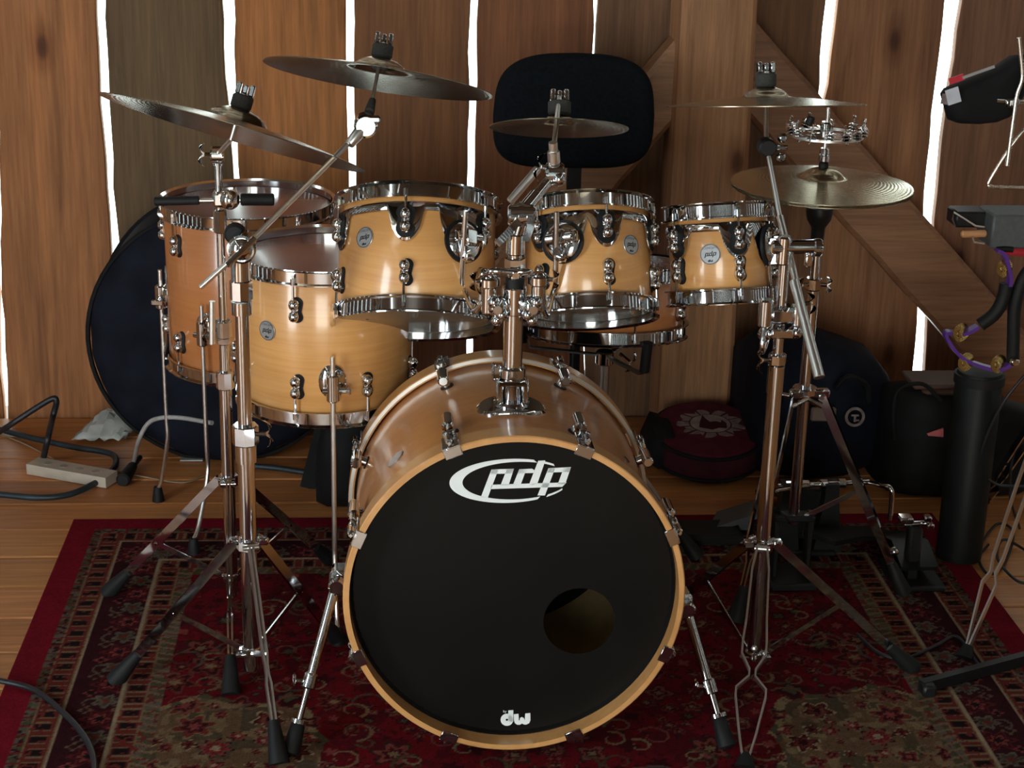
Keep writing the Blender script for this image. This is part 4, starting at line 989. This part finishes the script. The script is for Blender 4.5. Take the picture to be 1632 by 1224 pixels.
# ---- snare stand, throne
def snare_stand():
    x, y = cs.x, 3.5; t = thing('snare_stand', 'dark chrome snare stand under the half hidden snare drum', 'snare stand', (x, y, 0))
    zb = cs.z-.09
    pole(t, 'tube', x, y, .05, zb-.05, .011, STEEL); m = MB(); m.cyl((x, y, zb-.06), (x, y, zb-.03), .02, 12, b=.003); m.build('basket_hub', CHROME, t)
    for a in (-100, 20, 140):
        q = math.radians(a); d = V((math.sin(q), -math.cos(q), 0)); R = ws/2-.004
        arm = MB().flat([V((x, y, zb-.04)), V((x, y, zb-.03))+d*(R*.95), V((x, y, zb+.01))+d*(R+.008)], .012, .004, d.cross(V((0, 0, 1)))).build('basket_arm', STEEL, t)
        MB().tube([V((x, y, zb-.02))+d*(R+.006), V((x, y, zb+.045))+d*(R+.014)], .011, 12).build('rubber_grip', RUBBER, arm)
    for a in (-60, 60, 180):
        q = math.radians(a); d = V((math.sin(q), -math.cos(q), 0)); stand_leg(t, V((x, y, .26))+d*.015, V((x, y, .004))+d*.24, V((x, y, .08))+d*.012, .5, mat=STEEL)
    m = MB(); wing(m, (x+.03, y-.02, zb-.03), (.6, -.6, -.4), .03, .05); m.build('wing_screw', CHROME, t)
snare_stand()
def throne():
    Y = 3.95; c = at(914, 181, Y); s = mpp(c); W_, H_, th = 258*s, 176*s, .075
    t = thing('drum_throne', 'drum throne whose wide black padded backrest rises behind the toms', 'stool', (c.x, Y-.2, 0))
    rows = []
    n = 56
    for k, inset in ((0, .03), (.12, .012), (.3, .003), (.5, 0), (.7, .003), (.88, .012), (1, .03)):
        row = []
        for j in range(n):
            u = 2*PI*j/n; cx_ = math.copysign(abs(math.cos(u))**.52, math.cos(u)); cz = math.copysign(abs(math.sin(u))**.52, math.sin(u))
            xx = cx_*(W_/2-inset)*(1-.05*max(0, cz)); zz = cz*(H_/2-inset)+.012*(cz > 0)*(1-abs(cx_)**2)*cz
            row.append(V((c.x+xx, Y+th*(k-.5)-.16*(xx)**2*2, c.z+zz)))
        rows.append(row)
    MB().loft(rows).build('backrest', VELOUR, t, ang=80)
    MB().flat([(c.x+.012, Y+.05, c.z-.05), (c.x+.012, Y+.05, c.z-H_/2-.06), (c.x+.012, Y-.0, .50), (c.x+.01, Y-.1, .47)], .034, .012, (1, 0, 0)).build('backrest_post', BLACK, t)
    sx, sy = c.x, Y-.2
    MB().lathe([(0, .46), (.15, .46), (.165, .475), (.168, .51), (.155, .535), (.1, .545), (0, .545)], 40, Matrix.Translation((sx, sy, 0))).build('seat', VELOUR, t)
    pole(t, 'seat_post', sx, sy, .12, .462, .0125, BLACK)
    for a in (-150, -30, 90):
        q = math.radians(a); d = V((math.cos(q), math.sin(q), 0)); stand_leg(t, V((sx, sy, .3))+d*.014, V((sx, sy, .002))+d*.22, V((sx, sy, .14))+d*.012, .5, mat=BLACK)
throne()

# ------------------------------------------------------------------ bags and cases
def big_bag():
    Y0, Y1, R = 3.95, 4.24, .312; c = at(350, 545, Y0); c.z = R
    n = 48; rows = []
    for k, f in ((0, .0), (0, .55), (.0, .86), (.05, .965), (.16, 1.0), (.84, 1.0), (.95, .965), (1, .86), (1, .0)):
        row = []
        for j in range(n):
            a = 2*PI*j/n; w_ = 1+.012*math.sin(3*a+1)+.008*math.sin(7*a); r = max(R*f*w_, .001); z = c.z+r*math.sin(a)
            row.append(V((c.x+r*math.cos(a)*(1.02 if math.sin(a) < 0 else 1), Y0+(Y1-Y0)*k+.01*math.sin(a*2+k), max(.003, z))))
        rows.append(row)
    t = thing('drum_bag', 'large round black drum bag leaning on the wall behind the floor toms', 'bag', (c.x, (Y0+Y1)/2, 0))
    MB().loft(rows).build('bag_body', NYLON, t, ang=80)
    m = MB()
    for k in (.12, .88):
        m.tube([V((c.x+R*1.01*math.cos(a), Y0+(Y1-Y0)*k, max(.008, c.z+R*1.01*math.sin(a)))) for a in (2*PI*j/60 for j in range(61))], .006, 6)
    m.build('piping', NYLON_B, t)
    b = at(515, 680, 3.85); e = at(490, 778, 3.80)
    m = MB(); m.flat([at(522, 640, 3.93), b, e], .036, .006, (1, 0, 0)); m.build('strap', NYLON_B, t)
big_bag()
def soft(name, label, secs, mat, parent=None, n=20, p=.6):
    # loft along x of rounded sections: (x, y_front, y_back, z_low, z_top)
    rows = []
    for x, yf, yb, z0, z1 in secs:
        rows.append([V((x, (yf+yb)/2-math.copysign(abs(math.cos(u))**p, math.cos(u))*(yb-yf)/2, (z0+z1)/2+math.copysign(abs(math.sin(u))**p, math.sin(u))*(z1-z0)/2)) for u in (2*PI*j/n for j in range(n))])
    return MB().loft(rows).build(name, mat, parent, ang=75)
def right_bags():
    def Zt(px, py, Y): return at(px, py, Y).z
    Y = 3.80
    t = thing('gig_bag', 'bulky dark navy gig bag with round pale emblem, right of the maroon case', 'bag', (at(1320, 700, Y).x, Y+.15, 0))
    secs = []
    for px, py, yf in ((1198, 660, 3.95), (1204, 585, 3.86), (1232, 548, 3.80), (1270, 534, 3.78), (1310, 537, 3.76), (1360, 556, 3.78), (1408, 585, 3.85), (1430, 612, 3.87), (1438, 670, 3.93)):
        P = at(px, py, Y+.06); secs.append((P.x, yf, yf+.28 if yf < 3.9 else 4.16, .0, max(.06, P.z)))
    soft('bag_body', '', secs, NYLON, t, 28)
    q = at(1363, 665, 3.755); F = frame(q, (0, -1, .1), (1, 0, 0))
    m = MB().ring(.0175, .024, F, .002, 28, -.004).ring(.0, .0001, F, .001, 4); m.box((0, .004, -.002), (.018, .004, .003), F).box((0, -.004, -.002), (.005, .016, .003), F).box((.006, -.008, -.002), (.01, .004, .003), F); m.build('round_emblem', GREYPRINT, t)
    m = MB(); m.tube(spline([at(1330, 620, 3.74), at(1352, 600, 3.72), at(1380, 612, 3.73), at(1385, 640, 3.745)], 6), .006, 8); m.build('handle', NYLON_B, t)
    MB().box(at(1312, 660, 3.735), (.06, .012, .034), b=.004).build('grey_patch', simple('taupe_patch', (.16, .12, .09), .7), t)
    Y2 = 3.72
    t2 = thing('instrument_case', 'black instrument case with pink cards showing, beside the tall black tube', 'case', (at(1530, 720, Y2).x, Y2+.15, 0))
    secs = []
    for px, py, yf in ((1425, 660, 3.80), (1436, 632, 3.72), (1470, 622, 3.69), (1530, 628, 3.68), (1590, 640, 3.68), (1640, 660, 3.70), (1700, 690, 3.78)):
        P = at(px, py, Y2); secs.append((P.x, yf, yf+.15, .0, max(.05, P.z)))
    soft('case_body', '', secs, NYLON_B, t2, 28, .5)
    for (a, b_, c_, d_) in (((1478, 692), (1504, 683), (1504, 697), (1480, 695)), ((1566, 692), (1578, 690), (1584, 700), (1564, 700))):
        Fc = frame(at(*a, 3.67), (0, -1, 0), (1, 0, 0)); Fi = Fc.inverted()
        poly = [(Fi @ at(*p, 3.67)).xy[:] for p in (a, b_, c_, d_)]
        MB().prism(poly, Fc, .004, -.006).build('pink_card', PINK, t2)
    m = MB(); m.tube(spline([at(1426, 700, 3.70), at(1424, 660, 3.69), at(1432, 622, 3.69), at(1470, 612, 3.69), at(1500, 640, 3.68)], 6), .005, 8); m.build('piping', NYLON_B, t2)
    # things on top of the case
    a = at(1515, 600, 3.78)
    base = secs[3][4]
    m = MB(); m.box((a.x, a.y-.02, (base+a.z)/2-.006), (.17, .10, max(.02, a.z-base)), b=.01); m.box((a.x-.01, a.y-.03, a.z+.002), (.21, .11, .012), b=.004)
    tag(m.build('wooden_box', simple('reddish_box', (.09, .045, .032), .6, nscale=20)), 'reddish brown box on top of the black instrument case', 'box')
right_bags()
def maroon_case():
    h = .072; tl = math.radians(10); R = 86*mpp(at(1138, 700, 3.95)); p = flo(1138, 771, .004)
    ax = V((0, -math.sin(tl), math.cos(tl))); c0 = V((p.x, p.y, .004))+V((0, math.cos(tl), math.sin(tl)))*R
    M = frame(c0, ax, (1, 0, 0)); c = c0
    t = thing('round_case', 'round maroon padded case with white emblem tilted against the timber post', 'case', V((c0.x, c0.y, 0)))
    MB().lathe([(0, .0), (R*.95, .0), (R, .01), (R, h-.008), (R*.97, h)], 56, M).build('case_body', PLUM, t)
    MB().lathe([(R*.97, h), (R*.96, h+.006), (R*.6, h+.010), (0, h+.011)], 56, M).build('lid', MAROON, t)
    m = MB(); m.tube([M @ V(((R+.001)*math.cos(a), (R+.001)*math.sin(a), h-.004)) for a in (2*PI*j/64 for j in range(65))], .005, 8).tube([M @ V(((R+.001)*math.cos(a), (R+.001)*math.sin(a), .008)) for a in (2*PI*j/64 for j in range(65))], .005, 8); m.build('piping', NYLON_B, t)
    # emblem
    F = M @ Matrix.Translation((.008, .012, h+.0085)); rg = np.random.default_rng(5); m = MB(); n = 64
    pts = [(R*(.46+.16*abs(math.sin(9*2*PI*k/n/2))+.05*rg.random())*math.cos(2*PI*k/n), R*(.46+.16*abs(math.sin(9*2*PI*k/n/2))+.05*rg.random())*.8*math.sin(2*PI*k/n)) for k in range(n)]
    rin = [(R*.40*math.cos(2*PI*k/n), R*.34*math.sin(2*PI*k/n)) for k in range(n)]
    for k in range(0, n):
        if k % 5 == 4: continue
        k2 = (k+1) % n; m.prism([pts[k], pts[k2], rin[k2], rin[k]], F, .0025)
    m.build('emblem_rays', GREYPRINT, t)
    em = MB().lathe([(0, 0), (R*.37, 0), (R*.37, .003), (0, .003)], 40, F @ Matrix.Diagonal((1, .85, 1, 1))).build('emblem_disc', simple('pale_print', (.26, .21, .20), .7, var=.3, nscale=50), t)
    sh = [(-.20, -.12), (-.10, -.16), (.0, -.20), (.12, -.14), (.24, -.16), (.26, .0), (.20, .10), (.17, .02), (.10, .06), (.0, .04), (-.06, .16), (-.09, .26), (-.13, .14), (-.17, .02)]
    MB().prism([(a*R*1.15, b*R*1.15) for a, b in sh], F, .0008, .003).build('emblem_figure', PLUM, em)
    k = at(1062, 730, 3.93)
    kt = thing('pouch', 'small black cloth pouch on the floor pressed against the maroon case', 'bag', (k.x, 3.95, 0))
    soft('pouch_body', '', [(k.x-.055, 3.90, 4.02, .02, .07), (k.x-.03, 3.86, 4.06, .003, .115), (k.x+.005, 3.86, 4.02, .002, .115), (k.x+.022, 3.87, 3.96, .01, .08)], NYLON_B, kt, 16)
maroon_case()
def tube_case():
    p = flo(1538, 905, 0.0); P = at(1539, 592, p.y+.05); r = 37*mpp(V((p.x, p.y, .3)))
    c = V((p.x, p.y+r, 0)); zt_ = zat(588, c.x, c.y)
    t = thing('tall_tube', 'tall black upright tube standing on the rug edge at right', 'tube', c)
    MB().lathe([(0, .007), (r, .007), (r, zt_-.012), (r-.004, zt_-.004), (r-.02, zt_), (0, zt_)], 36, Matrix.Translation(c)).build('tube_body', simple('black_vinyl', (.006, .0075, .0075), .5, var=.3, spec=.22), t)
    MB().ring(r-.001, r+.004, Matrix.Translation(c), .02, 36, zt_-.03).build('tube_rim', RUBBER, t)
tube_case()

# ------------------------------------------------------------------ percussion on the right edge
def percussion():
    Y = 3.25
    b = at(1640, 600, Y); x = at(1690, 600, Y).x
    t = thing('percussion_stand', 'chrome percussion stand standing at the right edge of the picture', 'stand', (x, Y, 0))
    pole(t, 'pole', x, Y, .10, 1.10, .012); hexcol(m := MB(), (x, Y, .42), (0, 0, 1), .022, .024); m.build('leg_collar', CHROME, t)
    ft = flo(1536, 1050, .006)
    pf = [(0, .010), (.35, .012), (.62, .010), (.68, .005), (.72, .014), (.96, .002)]
    stand_leg(t, V((x-.02, Y-.02, .42)), ft, None, prof=pf, mat=STEEL, foot_h=.028)  # lighter metal on this leg only, to mimic the light falling on it
    stand_leg(t, V((x+.02, Y-.01, .42)), V((x+.3, Y-.12, .0)), None, prof=pf); stand_leg(t, V((x, Y+.02, .42)), V((x-.02, Y+.34, 0)), None, prof=pf)
    m = MB(); m.cyl(at(1655, 400, Y), (x, Y, at(1655, 400, Y).z), .006, 10); hexcol(m, (x, Y, at(1655, 400, Y).z), (0, 0, 1), .02, .03); m.build('arm', CHROME, t)
    za = at(1608, 162, Y).z; m = MB(); m.cyl(at(1588, 160, Y-.015), at(1640, 163, Y-.01), .005, 10).cyl(at(1640, 163, Y-.01), (x, Y, za), .006, 10).box(at(1612, 163, Y-.01), (.03, .024, .018), b=.004); m.build('hanging_arm', CHROME, t)
    # black pouch with white label
    q = at(1560, 152, Y+.02); s = mpp(q)
    pt = thing('pouch', 'black cloth pouch with white label and red tag hanging on the chrome arm', 'pouch', q-V((0, 0, .06)))
    out = [(1500, 152), (1506, 143), (1540, 128), (1585, 110), (1618, 88), (1634, 86), (1634, 140), (1620, 168), (1606, 185), (1584, 194), (1555, 197), (1525, 196), (1510, 190), (1505, 170)]
    F = frame(q, (0, -1, 0), (1, 0, 0)); Fi = F.inverted(); pl = [(Fi @ at(a, b_, Y+.02)) for a, b_ in out]; cen = V((sum(p.x for p in pl)/len(pl), sum(p.y for p in pl)/len(pl), 0))
    rows = [[F @ V((cen.x+(p.x-cen.x)*k, cen.y+(p.y-cen.y)*k, z)) for p in pl] for z, k in ((-.032, .80), (-.022, .95), (0, 1.0), (.02, .95), (.03, .80), (.034, .4))]
    MB().loft(rows).build('pouch_body', NYLON_B, pt, ang=80)
    MB().box((0, 0, 0), (.026, .003, .030), frame(at(1519, 153, Y-.020), (-.35, 0, 1))).build('label_patch', BLUELABEL, pt)
    MB().box((0, 0, 0), (.016, .003, .020), frame(at(1507, 158, Y-.014), (.1, 0, 1))).build('label_patch', GREYPRINT, pt)
    MB().flat([at(1513, 130, Y), at(1536, 122, Y)], .012, .004, (0, 0, 1)).build('red_tag', RED, pt)
    MB().flat([at(1534, 124, Y-.004), at(1585, 106, Y-.004)], .005, .003, (0, 0, 1)).build('zip_edge', CABLE_W, pt)
    # beater rod and triangle
    bt = MB().tube(spline([at(1624, 60, Y-.03), at(1627, 90, Y-.03), at(1629, 125, Y-.03), at(1621, 150, Y-.03), at(1615, 190, Y-.03), at(1605, 264, Y-.03)], 5), .0042, 10)
    tag(bt.build('triangle_beater', metal('pale_steel', (.78, .72, .64), .25)), 'curved pale metal beater rod hanging at the upper right edge', 'beater')
    tr = MB().tube(spline([at(1650, 195, Y-.02), at(1628, 212, Y-.02), at(1600, 250, Y-.02), at(1577, 288, Y-.02), at(1576, 294, Y-.02), at(1582, 298, Y-.02), at(1640, 300, Y-.02), at(1690, 302, Y-.02)], 6), .0038, 10)
    tag(tr.build('triangle', metal('pale_steel_b', (.78, .72, .64), .25)), 'silver bent rod triangle hanging below the black pouch', 'triangle')
    # grey block with wooden peg
    g = at(1605, 361, Y); gt = thing('percussion_block', 'grey metal percussion block with wooden peg at the right edge', 'percussion block', g)
    a = at(1569, 361, Y); MB().box((a.x+.06, Y, a.z), (.12, .09, .068), b=.004).build('block_body', GREYM, gt)
    MB().cyl(at(1532, 373, Y-.02), at(1572, 372, Y-.02), .0075, 14, b=.003).build('wooden_peg', PEG, gt)
    m = MB(); l = at(1520, 338, Y+.02); m.box((at(1545, 345, Y+.03).x, Y+.03, at(1545, 345, Y+.03).z), (.075, .06, .032), b=.004); m.build('side_plate', BLACK, gt)
    m = MB(); m.tube([at(1569, 362, Y-.04), at(1555, 360, Y-.04), at(1520, 338, Y-.035), at(1518, 350, Y-.03), at(1522, 360, Y-.02)], .0018, 6); m.tube([at(1550, 378, Y-.04), at(1552, 386, Y-.04), at(1569, 388, Y-.04)], .0022, 6); m.build('wire_bracket', STEEL, gt)
    MB().cyl(at(1600, 398, Y), at(1640, 402, Y), .010, 12, b=.003).build('red_knob', RED, gt)
    # purple tambourines: curved frames with brass jingles and black grips
    def tamb(label, pts, jing, grip, Yt, w_=.016):
        c = at(*pts[0], Yt); o = thing('tambourine', label, 'tambourine', c, 'purple half-moon tambourines on the percussion stand')
        MB().flat(spline([at(p[0], p[1], Yt) for p in pts], 6), .02, .007, (0, 1, 0)).build('frame', PURPLE, o)
        for jx, jy in jing:
            j = at(jx, jy, Yt-.002); m = MB()
            for k in (-.006, .006):
                Mj = frame(j+V((k*.8, k, 0)), (.35, -.9, .25)); m.lathe([(0, .004), (.007, .003), (.008, .001), (.017, 0), (.017, -.001), (0, -.001)], 20, Mj)
            m.build('jingle', BRASS, o)
        for a, r in grip: MB().tube(spline([at(p[0], p[1], Yt+.004) for p in a], 6), r, 12).build('grip', RUBBER, o)
    tamb('upper purple tambourine with one pair of brass jingles and black curved handle', [(1588, 398), (1600, 405), (1606, 425), (1609, 440), (1608, 455)], [(1601, 427)], [([(1604, 452), (1598, 478), (1585, 500), (1562, 518)], .0135), ([(1588, 398), (1600, 397), (1614, 398)], .006)], 3.20)
    tamb('lower purple tambourine with three pairs of brass jingles above the tall tube', [(1558, 520), (1535, 531), (1508, 530), (1512, 545), (1530, 567), (1555, 580), (1590, 588), (1612, 578)], [(1532, 530), (1540, 577), (1592, 580)], [([(1614, 580), (1615, 540), (1617, 490), (1628, 450), (1640, 430)], .013)], 3.20)
    m = MB().box(at(1617, 577, 3.18), (.018, .014, .014), b=.003); o = m.build('tambourine_clamp', CHROME, t)
    # black flat floor bar of a keyboard stand
    a = flo(1468, 1094, .02); b = flo(1660, 1042, .02)
    kb = MB().flat([a, b], .022, .016, (0, 0, 1)).box(a+V((.012, 0, -.003)), (.026, .04, .026), b=.005)
    tag(kb.build('stand_foot_bar', BLACK), 'long black floor bar of a stand lying across the rug at lower right', 'stand foot')
percussion()

# ------------------------------------------------------------------ cables and small things on the floor
def cable(name, label, pts, r, mat, cat='cable', k=10):
    return tag(MB().tube(spline(pts, k), r, 10).build(name, mat), label, cat)
def fz(x, y, z): return flo(x, y, z)
cable('cable', 'thick black cable curving over the rug at lower left', [fz(-60, 1076, .016), fz(0, 1085, .016), fz(55, 1100, .013), fz(100, 1135, .013), fz(135, 1175, .013), fz(150, 1215, .013), fz(146, 1270, .013)], .0055, CABLE)
cable('cable', 'thick dark teal cable looping on the boards beneath the big black bag', [fz(-40, 785, .011), fz(0, 788, .011), fz(60, 793, .011), fz(110, 788, .011), fz(155, 768, .011), fz(182, 745, .011), fz(183, 728, .011), fz(165, 720, .012), fz(120, 713, .012), fz(60, 700, .012), fz(10, 687, .012), fz(-40, 672, .012)], .0075, CABLE_BLUE)
Yc = 4.0
cable('cable', 'black cable standing up in a peaked loop against the wall at left', [fz(-20, 700, .02), at(12, 680, Yc), at(50, 655, Yc), at(82, 636, Yc), at(90, 640, Yc), at(84, 665, Yc), at(76, 700, Yc-.1), fz(68, 735, .012)], .0075, CABLE)
cable('cable', 'dark teal cable running along the boards behind the left stands', [fz(395, 742, .012), fz(440, 746, .012), fz(480, 752, .012), fz(530, 758, .012), fz(580, 757, .012)], .007, CABLE_BLUE)
cable('cable', 'pale grey cable arching up from the floor plug to the left cymbal stand', [fz(210, 750, .008), fz(214, 733, .03), at(222, 700, 3.75), at(236, 675, 3.75), at(256, 666, 3.72), at(290, 666, 3.68), at(338, 674, 3.60)], .0052, CABLE_W)
cable('cable', 'thin tan cable wandering over the floorboards at left', [fz(0, 692, .004), fz(40, 708, .004), fz(90, 733, .004), fz(130, 745, .004), fz(190, 752, .004), fz(230, 760, .004), fz(290, 769, .004), fz(330, 757, .004)], .0022, CABLE_T)
for lab, pts in (('thin black cable looping on the floor behind the percussion stand', [fz(1560, 870, .006), fz(1590, 835, .006), fz(1615, 850, .006), fz(1600, 900, .006), fz(1575, 915, .006), fz(1560, 890, .006), fz(1575, 868, .006)]),
                 ('thin black cable coiled at the right rug edge by the wire leg', [fz(1640, 880, .012), fz(1600, 860, .012), fz(1590, 890, .012), fz(1620, 925, .012), fz(1650, 930, .012)]),
                 ('thin black cable hanging beside the tall black tube', [at(1640, 590, 3.3), at(1600, 640, 3.3), at(1570, 700, 3.32), at(1562, 745, 3.34), at(1590, 772, 3.34), at(1640, 775, 3.3)]),
                 ('thin black cable drooping from the tambourines to the floor at right', [at(1640, 690, 3.4), at(1615, 725, 3.42), at(1610, 790, 3.44), fz(1625, 842, .01)]),
                 ('black cable snaking over the rug toward the stand foot bar', [fz(1365, 1010, .011), fz(1400, 1040, .011), fz(1440, 1050, .011), fz(1490, 1030, .011), fz(1525, 1015, .011), fz(1560, 1060, .011)])):
    cable('cable', lab, pts, .0032, CABLE)
def floor_bits():
    a = flo(52, 742, .015); b = flo(178, 764, .015)
    t = thing('power_strip', 'cream power strip lying on the floorboards inside the teal cable loop', 'power strip', flo(115, 755, 0))
    MB().flat([a, b], .05, .026, (b-a).cross(V((0, 0, 1)))).build('strip_body', CREAM, t)
    for k in (.2, .4, .6, .8): MB().cyl(a.lerp(b, k)+V((0, 0, .012)), a.lerp(b, k)+V((0, 0, .0138)), .010, 14).build('socket', DULLCREAM, t)
    p = flo(196, 775, .0); pt = thing('plug', 'black mains plug on the floor at the end of the grey cable', 'plug', p)
    MB().cyl(p+V((0, 0, .014)), p+V((.012, .09, .016)), .017, 14, r1=.012, b=.004).build('plug_body', RUBBER, pt)
    MB().cyl(p+V((.012, .09, .016)), p+V((.022, .14, .018)), .007, 10).build('plug_sleeve', CABLE, pt)
    c = flo(178, 690, 0.0); m = MB(); n = 12; rg = np.random.default_rng(2); vs = []
    for i in range(n):
        for j in range(n):
            u, v = i/(n-1), j/(n-1); vs.append(V((c.x+(u-.5)*.13+(v-.5)*.05, c.y+(v-.5)*.15, .006+.05*math.sin(PI*u)*math.sin(PI*v)+.014*rg.random())))
    m.add(vs, [(i*n+j, (i+1)*n+j, (i+1)*n+j+1, i*n+j+1) for i in range(n-1) for j in range(n-1)])
    o = m.build('plastic_sheet', FILM, None, ang=20); sd = o.modifiers.new('thick', 'SOLIDIFY'); sd.thickness = .001
    tag(o, 'crumpled pale plastic sheet on the floor beside the big black bag', 'sheet')
    p = flo(306, 733, .0); tag(MB().box(p+V((0, 0, .004)), (.055, .03, .003)).build('paper_slip', FILM), 'white paper slip on the floor just under the big black bag', 'paper')
    p = at(535, 700, 3.7); bt = thing('bag', 'small black bag on the floor behind the smaller floor tom', 'bag', (p.x, 3.75, 0))
    soft('bag_body', '', [(p.x-.045, 3.66, 3.80, .01, .12), (p.x-.02, 3.62, 3.86, .002, .24), (p.x+.03, 3.61, 3.88, .002, .28), (p.x+.09, 3.63, 3.86, .002, .25), (p.x+.12, 3.68, 3.8, .01, .15)], NYLON_B, bt, 18)
floor_bits()
